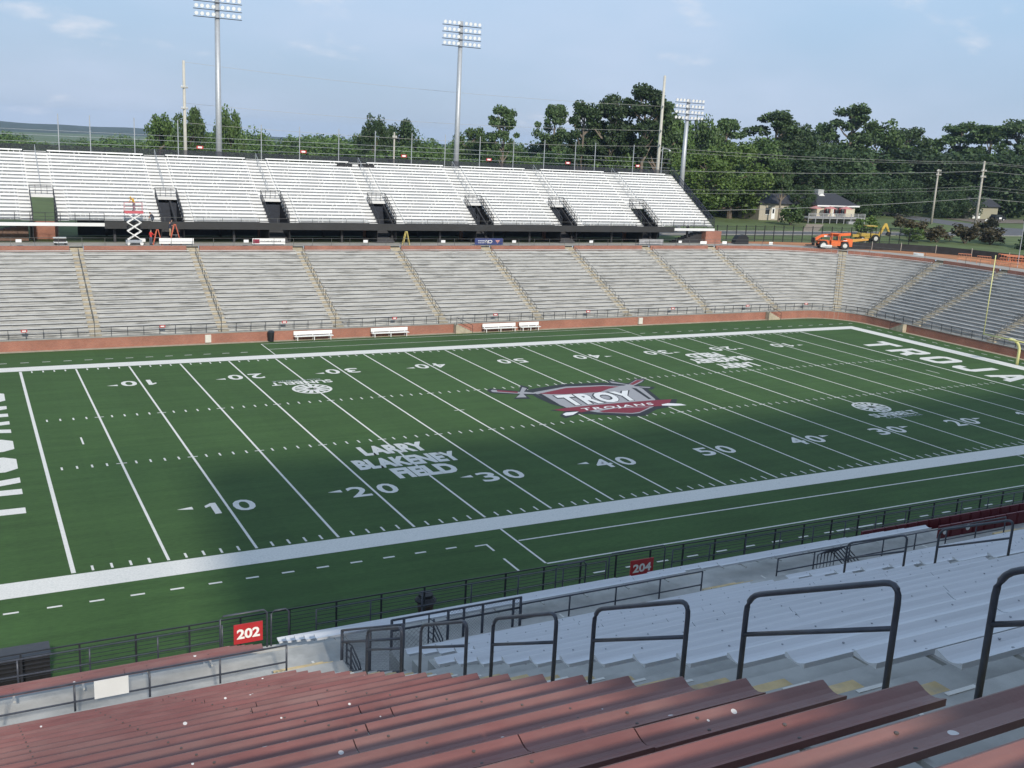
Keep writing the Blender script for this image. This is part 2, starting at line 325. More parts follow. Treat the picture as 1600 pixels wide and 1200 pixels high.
for zone in (0, 1):
    for k, ch in enumerate('TROJANS'):
        mb = MB(); w = 3.3
        for poly in BL[ch]:
            if zone: mb.face([(93.15+4.6*v, 39.1-k*4.62-w*u, Z1) for u, v in poly])
            else: mb.face([(-1.6-4.6*v, 8.6+k*4.62+w*u, Z1) for u, v in poly])
        mark('end_zone_letter', mb)
# coach name, twice
for (cx, cy, s) in ((22.75,11.9,1),(68.7,FW-11.9,-1)):
    for body, dx, w, dy in (('LARRY',.05,5.0,2.05),('BLAKENEY',0.0,7.7,-.85),('FIELD',.25,4.5,-3.35)):
        mb = MB(); put_text(mb, body, lambda u, v: (cx+s*(dx-w/2+w*u), cy+s*(dy+2.15*v), Z1+.003), 0.055); mark('painted_name', mb)
# conference sunburst, twice
GREYP = mat('field_paint_grey', (0.42,0.44,0.45), 0.85, 0.1)
for (cx, cy, s) in ((69.0,13.6,1),(22.6,FW-13.1,-1)):
    mb = MB(); rr = 1.75
    for k in range(40):
        a0, a1 = 2*math.pi*k/40, 2*math.pi*(k+1)/40
        mb.face([(cx+rr*math.cos(a0),cy+rr*math.sin(a0),Z1+.003),(cx+rr*math.cos(a1),cy+rr*math.sin(a1),Z1+.003),(cx+.86*rr*math.cos(a1),cy+.86*rr*math.sin(a1),Z1+.003),(cx+.86*rr*math.cos(a0),cy+.86*rr*math.sin(a0),Z1+.003)])
    for k in range(13):
        a = 2*math.pi*k/13; d = .13
        mb.face([(cx+.15*rr*math.cos(a-.5),cy+.15*rr*math.sin(a-.5),Z1+.003),(cx+.85*rr*math.cos(a-d),cy+.85*rr*math.sin(a-d),Z1+.003),(cx+.85*rr*math.cos(a+d),cy+.85*rr*math.sin(a+d),Z1+.003),(cx+.15*rr*math.cos(a+.5),cy+.15*rr*math.sin(a+.5),Z1+.003)])
    mark('sun_emblem', mb)
    mb = MB(); put_text(mb, 'SUNBELT', lambda u, v: (cx+s*(-2.6+5.6*u), cy+s*(-3.1+1.15*v), Z1+.003), 0.03); mark('painted_name', mb)
    mb = MB(); put_text(mb, 'CONFERENCE', lambda u, v: (cx+s*(-1.8+4.4*u), cy+s*(-3.65+.36*v), Z1+.003), 0.01); mark('painted_name', mb, GREYP)
# midfield emblem
LOGO = {
 'outline': [(41.06, 27.76), (41.86, 27.99), (45.44, 28.86), (49.3, 28.39), (50.65, 27.71), (52.08, 27.62), (52.35, 25.96), (50.93, 21.88), (52.45, 21.54), (51.33, 20.24), (49.74, 19.44), (48.61, 19.26), (46.45, 17.89), (45.49, 17.89), (42.84, 19.18), (41.55, 19.87), (39.62, 19.0), (39.63, 19.82), (40.7, 20.82), (39.59, 21.36), (41.3, 21.85), (40.82, 23.13), (40.73, 25.29)],
 'shield': [(41.16, 27.39), (45.26, 28.55), (49.1, 28.08), (50.45, 27.4), (51.76, 27.27), (52.04, 25.87), (50.76, 21.93), (48.97, 19.67), (46.43, 18.19), (45.68, 18.17), (43.03, 19.47), (41.3, 21.85), (41.11, 23.26), (41.03, 25.42)],
 'inner': [(41.13, 26.67), (41.59, 26.7), (41.32, 23.88), (41.17, 22.61), (41.04, 23.39), (41.03, 25.42)],
 'inner2': [(51.18, 26.41), (51.49, 26.02), (50.47, 22.12), (50.15, 22.11)],
 'top': [(41.4, 26.76), (44.96, 28.04), (48.91, 27.77), (50.28, 27.14), (48.83, 26.65), (47.3, 25.75), (43.71, 25.92), (42.39, 26.25)],
 'silver': [(41.33, 26.44), (42.25, 26.01), (43.59, 25.73), (47.18, 25.55), (49.21, 26.25), (50.84, 26.15), (50.54, 21.77), (46.57, 21.75), (43.63, 21.83), (41.24, 21.62)],
 'ribbon': [(39.78, 21.3), (41.12, 21.55), (43.54, 21.7), (46.54, 21.71), (50.45, 21.64), (52.22, 21.45), (51.29, 20.46), (49.76, 19.64), (48.75, 19.79), (45.76, 20.52), (43.38, 20.27), (41.61, 19.85), (41.55, 20.47), (40.31, 20.64)],
 'bottom': [(43.39, 19.81), (45.59, 20.26), (48.6, 19.68), (46.72, 18.5), (45.82, 18.38), (43.51, 19.33)],
 'swordL': [(37.45, 29.07), (38.11, 29.63), (40.12, 28.14), (41.3, 30.02), (41.64, 29.1), (40.69, 27.98), (41.45, 27.25), (41.02, 26.58), (39.99, 26.88), (39.76, 25.57), (38.3, 25.89), (39.47, 27.09), (37.39, 28.19)],
 'swordL2': [(37.63, 29.02), (37.98, 29.32), (40.01, 27.83), (41.13, 29.48), (41.33, 28.95), (40.42, 27.83), (41.24, 27.14), (41.05, 26.85), (39.99, 27.16), (39.67, 25.93), (38.7, 26.1), (39.74, 27.23), (37.58, 28.52)],
 'gripL': [(38.27, 29.07), (39.88, 27.98), (39.62, 27.55), (38.08, 28.55)],
 'swordR': [(50.5, 29.55), (50.98, 29.42), (51.8, 27.94), (53.77, 29.41), (54.69, 29.16), (53.63, 28.05), (52.04, 27.07), (53.6, 26.21), (52.69, 25.5), (51.31, 26.37), (50.29, 26.42), (49.74, 26.69), (51.17, 27.5), (50.24, 28.37)],
 'swordR2': [(50.5, 29.23), (50.77, 29.1), (51.66, 27.61), (53.61, 29.14), (54.36, 28.93), (53.6, 28.19), (51.66, 26.88), (53.18, 26.09), (52.83, 25.82), (51.48, 26.62), (50.49, 26.72), (50.05, 26.85), (51.41, 27.56), (50.4, 28.58)],
 'gripR': [(51.79, 27.63), (53.61, 29.01), (54.2, 28.85), (52.01, 27.33)],
 'tipL': [(39.77, 19.78), (40.32, 20.19), (41.58, 20.16), (40.53, 19.35), (39.76, 19.25)],
 'tipR': [(50.17, 20.15), (51.01, 20.33), (52.05, 19.81), (52.22, 19.23), (51.08, 19.35), (49.99, 19.78)],
 'troy': [(42.32, 25.82), (50.3, 25.59), (49.39, 22.0), (41.8, 22.01)],
 'trojans': [(42.29, 21.05), (49.61, 20.96), (49.37, 19.97), (42.09, 20.1)],
}
MAR = mat('field_paint_maroon', (0.20,0.022,0.040), 0.85, 0.12, scale=6); SIL = mat('field_paint_silver', (0.33,0.33,0.345), 0.85, 0.08, scale=6); BLK = mat('field_paint_black', (0.02,0.025,0.03), 0.85, 0.2)
lev = {'outline':(1,BLK),'swordL':(1.5,BLK),'swordR':(1.7,BLK),'shield':(2,SIL),'swordL2':(2.3,SIL),'swordR2':(3.6,SIL),'inner':(4.6,BLK),'inner2':(4.6,BLK),'top':(3,MAR),'silver':(3.2,SIL),'gripL':(3,MAR),'gripR':(4.2,MAR),'ribbon':(4,MAR),'bottom':(3.4,MAR),'tipL':(4.4,WHITE),'tipR':(4.4,WHITE)}
emblem = None
for k, (z, m) in lev.items():
    sc_ = 1.05 if k in ('outline','swordL','swordR') else 1.0; cx_ = sum(p[0] for p in LOGO[k])/len(LOGO[k]); cy_ = sum(p[1] for p in LOGO[k])/len(LOGO[k])
    mb = MB().face([(cx_+(x-cx_)*sc_, cy_+(y-cy_)*sc_*(1.06 if sc_ > 1 else 1), 0.008+z*0.003) for x, y in reversed(LOGO[k])]); mark('emblem_'+k.rstrip('LR2').lower(), mb, m)
def quadmap(q, z):
    def fn(u, v):
        tx = q[0][0]*(1-u)+q[1][0]*u, q[0][1]*(1-u)+q[1][1]*u; bx = q[3][0]*(1-u)+q[2][0]*u, q[3][1]*(1-u)+q[2][1]*u
        return (bx[0]*(1-v)+tx[0]*v, bx[1]*(1-v)+tx[1]*v, z)
    return fn
mark('emblem_lettering_shadow', put_text(MB(), 'TROY', quadmap([(x*1.03-.03*45.5,y*1.03-.03*24) for x,y in LOGO['troy']], .024), 0.10, spacing=1.12), BLK)  # wider black copy, the painted outline of the letters
mark('emblem_lettering', put_text(MB(), 'TROY', quadmap([(x*.985+.015*45.5,y*.985+.015*24) for x,y in LOGO['troy']], .028), 0.05, spacing=1.12), WHITE)
mark('emblem_lettering', put_text(MB(), 'TROJANS', quadmap(LOGO['trojans'], .026), 0.02, spacing=1.3), WHITE)
# ================================================================ FAR LOWER GRANDSTAND
WY, RC = 56.2, 6.7; CX, CY = 100.0, WY-RC; LARC = RC*math.pi/2
def spos(t, d):
    """point at station t along the front wall, offset d behind it"""
    if t <= CX: return Vector((t, WY+d, 0))
    if t <= CX+LARC:
        a = (t-CX)/RC; return Vector((CX+(RC+d)*math.sin(a), CY+(RC+d)*math.cos(a), 0))
    return Vector((CX+RC+d, CY-(t-CX-LARC), 0))
def inset(t, hw, d): return hw*RC/(RC+d) if CX < t < CX+LARC else hw
T45 = CX+LARC/2; T80 = CX+LARC*0.9; TE = CX+LARC
AISLES = [-5.2,7.4,20.0,32.6,45.3,58.2,71.2,84.2,96.2,T45,T80,TE+(CY-42.5),TE+(CY-31),TE+(CY-19)]
T0, T1 = -16.0, TE+(CY-8)
def stations(a, b): return [a]+[t for t in [CX+LARC*k/12 for k in range(13)] if a+.05 < t < b-.05]+[b]
NR, TD, RS, ZB, D0 = 20, 0.765, 0.335, 1.05, 0.95
WEATH = mat('weathered_terrace', (0.43,0.43,0.41), 0.85, 0.18, scale=0.8, stretch=(0.5,0.5,4), dark=(0.15,0.15,0.14), dscale=0.55, dlo=0.50, dhi=0.64, damt=0.8, dstretch=(.8,.8,9))
BENCH = mat('weathered_bench', (0.56,0.555,0.535), 0.6, 0.10, scale=1.0, stretch=(0.4,0.4,2), dark=(0.22,0.21,0.19), dscale=0.5, dlo=0.54, dhi=0.70, damt=0.75, dstretch=(1,1,4))
low = thing('lower_grandstand', 'weathered grey lower bleachers with brick wall around the far sideline and end zone', 'grandstand', (45,WY,0))
def strip(mb, ts, d0, z0, d1, z1, mi=0):
    for a, b in zip(ts[:-1], ts[1:]):
        p, q, r_, s_ = spos(a,d0), spos(b,d0), spos(b,d1), spos(a,d1)
        mb.face([(p.x,p.y,z0),(q.x,q.y,z0),(r_.x,r_.y,z1),(s_.x,s_.y,z1)], mi)
allt = stations(T0, T1)
terr = MB(); z = ZB; strip(terr, allt, 0.32, ZB, D0, ZB)
for i in range(NR):
    d = D0+i*TD; zt = ZB+(i+1)*RS
    strip(terr, allt, d, zt-RS, d, zt); strip(terr, allt, d, zt, d+TD, zt, 1)
SHADE_TREAD = mat('shaded_tread', (0.20,0.195,0.185), 0.9, 0.25, scale=0.8, dark=(0.10,0.10,0.095), dscale=0.5, damt=0.7)  # treads coloured dark so the end-zone rows read as shaded
terrace = terr.build('terrace', [WEATH, SHADE_TREAD], low)
ZTOP = ZB+NR*RS; DTOP = D0+NR*TD; ZC = 8.3
mb = MB(); strip(mb, allt, 0, 0.0, 0, ZB); strip(mb, allt, 0.32, ZB, 0.32, 0); fw = mb.build('front_wall', BRICK, low)
mb = MB(); strip(mb, allt, -0.05, ZB+.06, .37, ZB+.06); strip(mb, allt, -0.05, ZB-.02, -0.05, ZB+.06); strip(mb, allt, .37, ZB+.06, .37, ZB-.02); mb.build('coping', CONC, low)
mb = MB(); strip(mb, allt, -0.75, 0.012, 0, 0.012); mb.build('apron', TAN, low)
# brick parapet behind the top row, with gaps at the aisles
edges = [T0]+AISLES+[T1]
for a, b in zip(edges[:-1], edges[1:]):
    ts = stations(a+(inset(a,.75,DTOP) if a != T0 else 0), b-(inset(b,.75,DTOP) if b != T1 else 0))
    mb = MB(); strip(mb, ts, DTOP, ZTOP, DTOP, ZC+.05); strip(mb, ts, DTOP, ZC+.05, DTOP+.3, ZC+.05); strip(mb, ts, DTOP+.3, ZC+.05, DTOP+.3, ZC-.2)
    for tt in (ts[0], ts[-1]):
        p, q = spos(tt, DTOP), spos(tt, DTOP+.3); mb.face([(p.x,p.y,ZTOP),(q.x,q.y,ZTOP),(q.x,q.y,ZC+.05),(p.x,p.y,ZC+.05)])
    mb.build('brick_parapet', BRICK, low)
mb = MB(); strip(mb, allt, DTOP+.002, ZC, 20.6, ZC); mb.build('concourse', mat('concourse_slab', (0.36,0.34,0.30), 0.9, 0.15, scale=.4), None, kind='structure')
# benches: one per row and block
for bi, (a, b) in enumerate(zip(edges[:-1], edges[1:])):
    for i in range(NR):
        d = D0+i*TD-.06; zt = ZB+(i+1)*RS+.18; w, th = .29, .05
        ts = stations(a+(inset(a,.62,d) if a != T0 else 0), b-(inset(b,.62,d) if b != T1 else 0))
        mb = MB(); n = 0
        for t in ts:
            p, q = spos(t, d), spos(t, d+w); mb.v += [(p.x,p.y,zt-th),(p.x,p.y,zt),(q.x,q.y,zt),(q.x,q.y,zt-th)]
        for k in range(len(ts)-1):
            for e in range(4): mb.f.append((k*4+e, k*4+(e+1)%4, (k+1)*4+(e+1)%4, (k+1)*4+e)); mb.m.append(0)
        k = len(ts)-1; mb.f += [(3,2,1,0),(k*4,k*4+1,k*4+2,k*4+3)]; mb.m += [0,0]
        L = ts[-1]-ts[0]; ns = max(2, int(L/2.2))
        for s in range(ns+1):
            t = ts[0]+.3+(L-.6)*s/ns; p, q = spos(t, d+.08), spos(t, d+.2)
            mb.bar((p.x/2+q.x/2, p.y/2+q.y/2, zt-.18), (p.x/2+q.x/2, p.y/2+q.y/2, zt-th), .04, mi=1)
        mb.build('bench', [BENCH, CONC], terrace)
# aisles: steps, handrail
for k, t in enumerate(AISLES):
    mb = MB()
    for i in range(NR):
        for (da, db, dz, zo) in ((0,TD,.012,RS),(-.36,0,.17,0)):
            d0, d1 = D0+i*TD+da, D0+i*TD+db-.004; z0 = ZB+i*RS+zo
            pts = [spos(t-inset(t,.55,d0),d0), spos(t+inset(t,.55,d0),d0), spos(t+inset(t,.55,d1),d1), spos(t-inset(t,.55,d1),d1)]
            mb.prism([(p.x,p.y,z0-.01) for p in pts], (0,0,dz+.01))
    for s, zz in ((0,ZTOP+.19),(.30,ZTOP+.37),(.60,ZC+.004)):
        d0, d1 = DTOP+s-.1, DTOP+1.0; pts = [spos(t-inset(t,.7,d0),d0), spos(t+inset(t,.7,d0),d0), spos(t+inset(t,.7,d1),d1), spos(t-inset(t,.7,d1),d1)]
        mb.prism([(p.x,p.y,ZTOP-.1) for p in pts], (0,0,zz-ZTOP+.1))
    mb.build('aisle_steps', TAN, low)
    mb = MB()
    for i0 in range(1, NR-2, 3):
        d0, d1 = D0+i0*TD, D0+(i0+2)*TD; p, q = spos(t,d0), spos(t,d1); z0, z1 = ZB+(i0+1)*RS, ZB+(i0+3)*RS
        mb.tube([(p.x,p.y,z0),(p.x,p.y,z0+.9),(q.x,q.y,z1+.9),(q.x,q.y,z1)], .03, 4); mb.bar((p.x,p.y,z0+.45),(q.x,q.y,z1+.45), .035)
    mb.build('aisle_handrail', mat('rail_grey', (0.10,0.10,0.095), 0.5, .2), low)
# front rail on the wall
GAPS = [45.3+.9, 94.6, TE+(CY-42.5)]
mb = MB(); t = T0
posts = []
while t < T1: posts.append(t); t += 1.55
for t in posts:
    p = spos(t, .16); mb.bar((p.x,p.y,ZB+.06), (p.x,p.y,ZB+1.0), .05)
for h in (.35,.66,.97):
    for a, b in zip(posts[:-1], posts[1:]):
        p, q = spos(a,.16), spos(b,.16); mb.bar((p.x,p.y,ZB+h), (q.x,q.y,ZB+h), .04 if h > .9 else .025)
mb.build('front_rail', RAIL, low)
mb = MB()
ct = [T0+i*2.4 for i in range(int((T1-T0)/2.4))]
for t in ct:
    p = spos(t, DTOP+.15); mb.bar((p.x,p.y,ZC+.05), (p.x,p.y,ZC+.95), .04)
for h in (.5,.95):
    for a, b in zip(ct[:-1], ct[1:]):
        p, q = spos(a,DTOP+.15), spos(b,DTOP+.15); mb.bar((p.x,p.y,ZC+h), (q.x,q.y,ZC+h), .03)
mb.build('concourse_rail', mat('rail_grey', (0,0,0)), low)
# field stairs through the wall
def field_stair(t, side):
    mb = MB()
    for k in range(6):
        p = spos(t+side*(.1+k*.36), -.75); q = spos(t+side*(.1+(k+1)*.36), -.75); r_ = spos(t+side*(.1+(k+1)*.36), -.06); s_ = spos(t+side*(.1+k*.36), -.06)
        pts = [p,q,r_,s_]; mb.prism([(v.x,v.y,0.014) for v in (pts if side > 0 else pts[::-1])], (0,0,ZB-.02-k*.17))
    mb.build('field_stair', TAN, low)
    mb = MB()
    a, b = spos(t+side*.1,-.8), spos(t+side*2.2,-.8)
    mb.tube([(a.x,a.y,ZB),(a.x,a.y,ZB+.9),(b.x,b.y,.95),(b.x,b.y,.02)], .03, 5); mb.bar((a.x,a.y,ZB+.45),(b.x,b.y,.5),.03); mb.build('stair_rail', RAIL, low)
field_stair(46.2, 1); field_stair(93.4, 1); field_stair(TE+(CY-43.3), -1)
# plaques on the front rail
RED = mat('sign_red', (0.42,0.025,0.03), 0.5, 0.1); SIGNW = mat('sign_white', (0.8,0.8,0.78), 0.5, 0.04)
blk = ['far left','second','third','fourth','fifth','sixth','seventh','eighth','ninth','curved corner']
mids = [(a+b)/2 for a, b in zip(AISLES[:-1], AISLES[1:])]
for k, t in enumerate([0.9]+mids[1:9]):
    p = spos(t, .1); o = MB().box(-.28,.28,-.02,.02,0,.26).box(-.18,.18,-.024,-.021,.07,.19,1).mesh('section_plaque', [RED, SIGNW])
    ob = bpy.data.objects.new('section_plaque', o); COL.objects.link(ob); ob.location = (p.x, p.y-.06, ZB+.78)
    tag(ob, 'small red plaque on the lower front rail, %s from the left' % ORD[k], 'sign', 'red plaques on the lower front rail')
# utility boxes on the brick wall, benches, bin
for x, l in ((18.2,'pale utility box on the brick wall left of the black trash bin'),(72.6,'pale utility box on the brick wall right of the white team benches')):
    mb = MB().box(x-.3,x+.3,WY-.22,WY-.005,.12,.92).box(x-.26,x+.26,WY-.245,WY-.222,.18,.86).box(x+.15,x+.2,WY-.27,WY-.246,.45,.6)
    tag(mb.build('utility_box', mat('box_ivory', (0.62,0.61,0.55), 0.6, .06)), l, 'utility box')
def team_bench(x0, x1, label):
    t = thing('team_bench', label, 'bench', ((x0+x1)/2, WY-.62, 0), group='white team benches along the far wall')
    for yy, zz, w in ((WY-.95,.44,.3),(WY-.62,.44,.28)):
        MB().box(x0,x1,yy,yy+w,zz,zz+.05).build('seat_plank', WHITE, t)
    MB().box(x0,x1,WY-.36,WY-.32,.58,.98).build('backrest', WHITE, t)
    n = 3
    for k in range(n):
        x = x0+.3+(x1-x0-.6)*k/(n-1); MB().box(x-.04,x+.04,WY-.9,WY-.83,.02,.44).box(x-.04,x+.04,WY-.31,WY-.25,.02,.95).box(x-.04,x+.04,WY-.83,WY-.31,.36,.43).build('leg', WHITE, t)
for x0, x1, l in ((27.2,31.5,'white team bench nearest the black trash bin'),(36.0,40.4,'white team bench between two gaps, second from the left'),(49.9,54.3,'long white team bench right of the wall stairs'),(54.8,57.5,'shortest white team bench, at the right end of the row')): team_bench(x0, x1, l)
b = thing('trash_bin', 'black trash bin against the far brick wall', 'trash bin', (24.7,WY-.5,0))
MB().lathe((24.7,WY-.5,.02), [(.3,0),(.36,.95),(.33,.95)], 12).build('body', BLACK, b); MB().lathe((24.7,WY-.5,.97), [(.38,0),(.38,.08),(.25,.2)], 12).build('lid', RAIL, b)
# ================================================================ FAR UPPER GRANDSTAND
UY, UT, UR, UZ, UN = 76.0, 0.61, 0.37, 10.9, 20
UX0, UX1 = -14.0, 99.0
XV = [4.6,18.4,31.2,45.4,59.7,73.1,87.2]; VH = 1.25; VROW = 7
ALU = mat('aluminium_plank', (0.84,0.84,0.825), 0.5, 0.06, scale=0.7, stretch=(0.3,2,2), dark=(0.60,0.59,0.56), dscale=0.8, damt=0.35, dstretch=(0.3,2,4))
ALU2 = mat('aluminium_deck', (0.69,0.69,0.68), 0.5, 0.06, scale=0.7, stretch=(0.3,2,2))
upp = thing('upper_grandstand', 'white aluminium upper bleachers on columns above the far concourse', 'grandstand', (45,UY,8.3))
mb = MB()
def urow(i): return UY+i*UT, UZ+i*UR
for i in range(UN):
    y, z = urow(i)
    cuts = [UX0]
    if i < VROW:
        for v in XV: cuts += [v-VH, v+VH]
    cuts.append(UX1)
    for a, b in zip(cuts[0::2], cuts[1::2]):
        mb.face([(a,y,z),(b,y,z),(b,y+UT,z),(a,y+UT,z)])
        if i: mb.face([(a,y,z-UR),(b,y,z-UR),(b,y,z),(a,y,z)])
deck = mb.build('deck', ALU2, upp)
random.seed(5)
bx = [UX0]+XV+[UX1-1.35]
for bi in range(len(bx)-1):
    for i in range(UN):
        y, z = urow(i); off = 2.5 if i < 9 else 1.35
        a = bx[bi]+(off if bi else 0); b = bx[bi+1]-(off if bi < len(bx)-2 else 0)
        mb = MB(); x = a; first = random.uniform(1.2,3.4)
        while x < b-.01:
            x2 = min(b, x+first); first = 3.2
            if b-x2 < .5: x2 = b
            mb.box(x, x2-.035, y+.18, y+.50, z+.20, z+.345); 
            for s in (x+.25, x2-.3): mb.box(s, s+.05, y+.3, y+.42, z, z+.198)
            x = x2
        mb.build('bench', ALU, deck)
for k, v in enumerate(XV+[UX1-.66]):
    flights = {}; end = k == len(XV)
    for i in range(UN):
        y, z = urow(i)
        segs = [(v-.62,v+.62)] if end else ([(v-VH-1.2,v-VH-.06),(v+VH+.06,v+VH+1.2)] if i < 9 else [(v-1.25,v+1.25)])
        for q, (a, b) in enumerate(segs):
            fl = (q if i < 9 else 2)
            flights.setdefault(fl, MB()).box(a, b, y+UT*.5-.03, y+UT-.004, z+UR/2-.05, z+UR/2).box(a, b, y-.03, y+.02, z-.05, z+.004)
    for fl in flights.values(): fl.build('aisle_steps', ALU2, upp)
    if end: continue
    mb = MB()
    y0, z0 = urow(9); y1, z1 = urow(19)
    n = 5
    for q in range(n):
        i0 = 9+q*2.1; ya, za, yb, zb = UY+i0*UT, UZ+i0*UR, UY+(i0+1.7)*UT, UZ+(i0+1.7)*UR
        mb.tube([(v,ya,za),(v,ya,za+.9),(v,yb,zb+.9),(v,yb,zb)], .028, 4)
    mb.build('aisle_handrail', STEEL, upp)
    # dark railings round the opening
    mb = MB(); yt, zt = UY+VROW*UT, UZ+VROW*UR
    for s in (-1, 1):
        xx = v+s*VH
        for h in (.12,.5,1.0): mb.bar((xx,UY,UZ+h), (xx,yt,zt+h), .05)
        for q in range(6):
            yy = UY+(yt-UY)*q/5; zz = UZ+(zt-UZ)*q/5; mb.bar((xx,yy,zz-.1), (xx,yy,zz+1.0), .05)
        for q in range(24):
            yy = UY+(yt-UY)*q/23; zz = UZ+(zt-UZ)*q/23; mb.bar((xx,yy,zz), (xx,yy,zz+1.0), .018)
    for h in (.1,.4,.7,1.05): mb.bar((v-VH,yt,zt+h), (v+VH,yt,zt+h), .05)
    for q in range(5): mb.bar((v-VH+q*VH/2,yt,zt), (v-VH+q*VH/2,yt,zt+1.05), .04)
    mb.build('vomitory_rail', RAIL, upp)
    mb = MB(); zf = 8.6
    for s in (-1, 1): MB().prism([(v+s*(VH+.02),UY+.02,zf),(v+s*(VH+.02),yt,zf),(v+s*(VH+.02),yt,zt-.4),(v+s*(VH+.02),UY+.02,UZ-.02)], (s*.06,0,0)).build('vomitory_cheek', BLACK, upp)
    if k:
        mb = MB().box(v-VH,v+VH,yt+.1,yt+.16,zf,zt-.75).box(v-.7,v+.5,yt-.02,yt+.08,zf+1.2,zf+2.6); mb.build('vomitory_screen', mat('screen_navy', (0.02,0.024,0.035), 0.5, .3), upp)
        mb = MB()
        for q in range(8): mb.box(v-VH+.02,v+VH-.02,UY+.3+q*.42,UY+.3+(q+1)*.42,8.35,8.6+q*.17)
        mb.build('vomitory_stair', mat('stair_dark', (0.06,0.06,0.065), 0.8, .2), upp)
# fascia
FAS = mat('fascia_black', (0.028,0.028,0.028), 0.7, 0.15, scale=.6)
MB().box(10.8, 91.3, UY-.45, UY-.12, 10.0, 10.85).build('fascia', FAS, upp)
MB().box(10.8, 91.3, UY-.12, UY+1.2, 10.0, 10.12).build('fascia_soffit', FAS, upp)
for a, b in ((UX0,10.8),(91.3,UX1)):
    MB().box(a, b, UY-.3, UY-.05, 10.25, 10.62).build('edge_beam', ALU2, upp)
    mb = MB(); n = int((b-a)/1.55)
    for q in range(n+1):
        x = a+(b-a)*q/n; mb.bar((x,UY-.1,10.3), (x,UY-.1,11.75), .06)
    for h in (10.95,11.3,11.72): mb.bar((a,UY-.1,h), (b,UY-.1,h), .04)
    mb.build('front_rail', RAIL, upp)
mb = MB(); n = 36
for q in range(n+1):
    x = 10.8+(91.3-10.8)*q/n; mb.bar((x,UY-.1,10.8), (x,UY-.1,11.35), .04)
mb.bar((10.8,UY-.1,11.35), (91.3,UY-.1,11.35), .035); mb.build('front_rail', mat('rail_grey', (0,0,0)), upp)
# right-hand sloping end rail with dark mesh
mb = MB(); y1, z1 = urow(20)
for h in (.05,.55,1.1): mb.bar((UX1+.04,UY,UZ+h), (UX1+.04,y1,z1+h), .06)
for q in range(16): yy = UY+(y1-UY)*q/15; zz = UZ+(z1-UZ)*q/15; mb.bar((UX1+.04,yy,zz-.3), (UX1+.04,yy,zz+1.1), .05)
for q in range(90): yy = UY+(y1-UY)*q/89; zz = UZ+(z1-UZ)*q/89; mb.bar((UX1+.04,yy,zz), (UX1+.04,yy,zz+1.1), .022)
mb.build('end_rail', mat('rail_navy', (0.03,0.032,0.06), .5, .2), upp)
# structure underneath
DST = mat('steel_dark', (0.03,0.03,0.033), 0.6, 0.2)
x = 12.0
while x < 99:
    for yy, zt in ((UY+1.0,UZ+.1),(UY+8.5,UZ+4.6)): MB().box(x-.13,x+.13,yy-.13,yy+.13,8.3,zt).build('column', DST, upp)
    mb = MB(); mb.prism([(x-.1,UY+.7,UZ-.55),(x-.1,UY+12.1,UZ+6.35),(x-.1,UY+12.1,UZ+6.80),(x-.1,UY+.7,UZ-.10)], (.2,0,0)); mb.build('raker_beam', DST, upp)
    x += 6.9
for k, v in enumerate(XV):
    MB().box(v-1.35,v+1.35,UY+4.8,UY+5.4,8.25,10.55 if k else 10.3).build('brick_pier', BRICK, upp)
for a, b in ((8.8,UX1-9),):
    MB().box(a,b,UY+9.5,UY+9.6,8.25,14.2).build('shade_backdrop', mat('screen_navy', (0,0,0)), upp)  # added dark sheet across the open back, standing in for under-deck shade
MB().box(UX1-1.6,UX1+1.4,UY-.3,UY+1.1,8.25,10.2).build('brick_pier', BRICK, upp)
mb = MB(); 
for q in range(9): mb.box(92.5+q*.55,93.05+q*.55,UY+.7,UY+2.4,8.3,8.45+q*.19)
mb.build('concourse_stair', DST, upp)
mb = MB()
for q in range(12): mb.box(-4.5+q*.62,-3.88+q*.62,UY+2.5,UY+4.4,8.3,8.45+q*.15)
mb.build('concourse_stair', mat('stair_brown', (0.16,0.10,0.075), .9, .2), upp)
# rear fence: tall posts, cables, dark netting, plaques
rear = thing('rear_fence', 'tall thin posts with cables and dark netting along the top row of the upper bleachers', 'fence', (45,UY+UN*UT+.4,UZ+UN*UR))
YR, ZR = UY+UN*UT+.35, UZ+UN*UR-.4
PX = [-12,-6,0,7.4,11.0,16.2,21.5,32.2,37.4,42.9,48.2,53.7,58.9,64.5,70.1,75.4,80.9,84.5,91.7,97.3]
for x in PX: MB().tube([(x,YR,ZR-2),(x,YR,ZR+4.7)], .06, 6).build('post', STEEL, rear)
for h in (2.7,2.1,1.3):
    mb = MB().tube([(UX0,YR,ZR+h),(UX1,YR,ZR+h)], .022, 4); mb.build('cable', STEEL, rear)
NET = bpy.data.materials.new('netting'); NET.use_nodes = True; t_ = NET.node_tree
pb = t_.nodes['Principled BSDF']; pb.inputs['Base Color'].default_value = (0.03,0.032,0.045,1); pb.inputs['Roughness'].default_value = .9; pb.inputs['Alpha'].default_value = 0.72
MB().face([(UX0,YR+.03,ZR-.2),(UX1,YR+.03,ZR-.2),(UX1,YR+.03,ZR+1.0),(UX0,YR+.03,ZR+1.0)]).build('netting', NET, rear)
for k, x in enumerate([24.2,37.9,52.5,66.0,79.6,92.6]):
    ob = MB().box(x-.42,x+.42,YR-.12,YR-.08,ZR+1.25,ZR+1.62).box(x-.26,x+.26,YR-.125,YR-.121,ZR+1.33,ZR+1.54,1).build('section_plaque', [RED, SIGNW])
    tag(ob, 'small red plaque on the rear fence, %s from the left above the upper bleachers' % ORD[k], 'sign', 'red plaques on the rear fence')
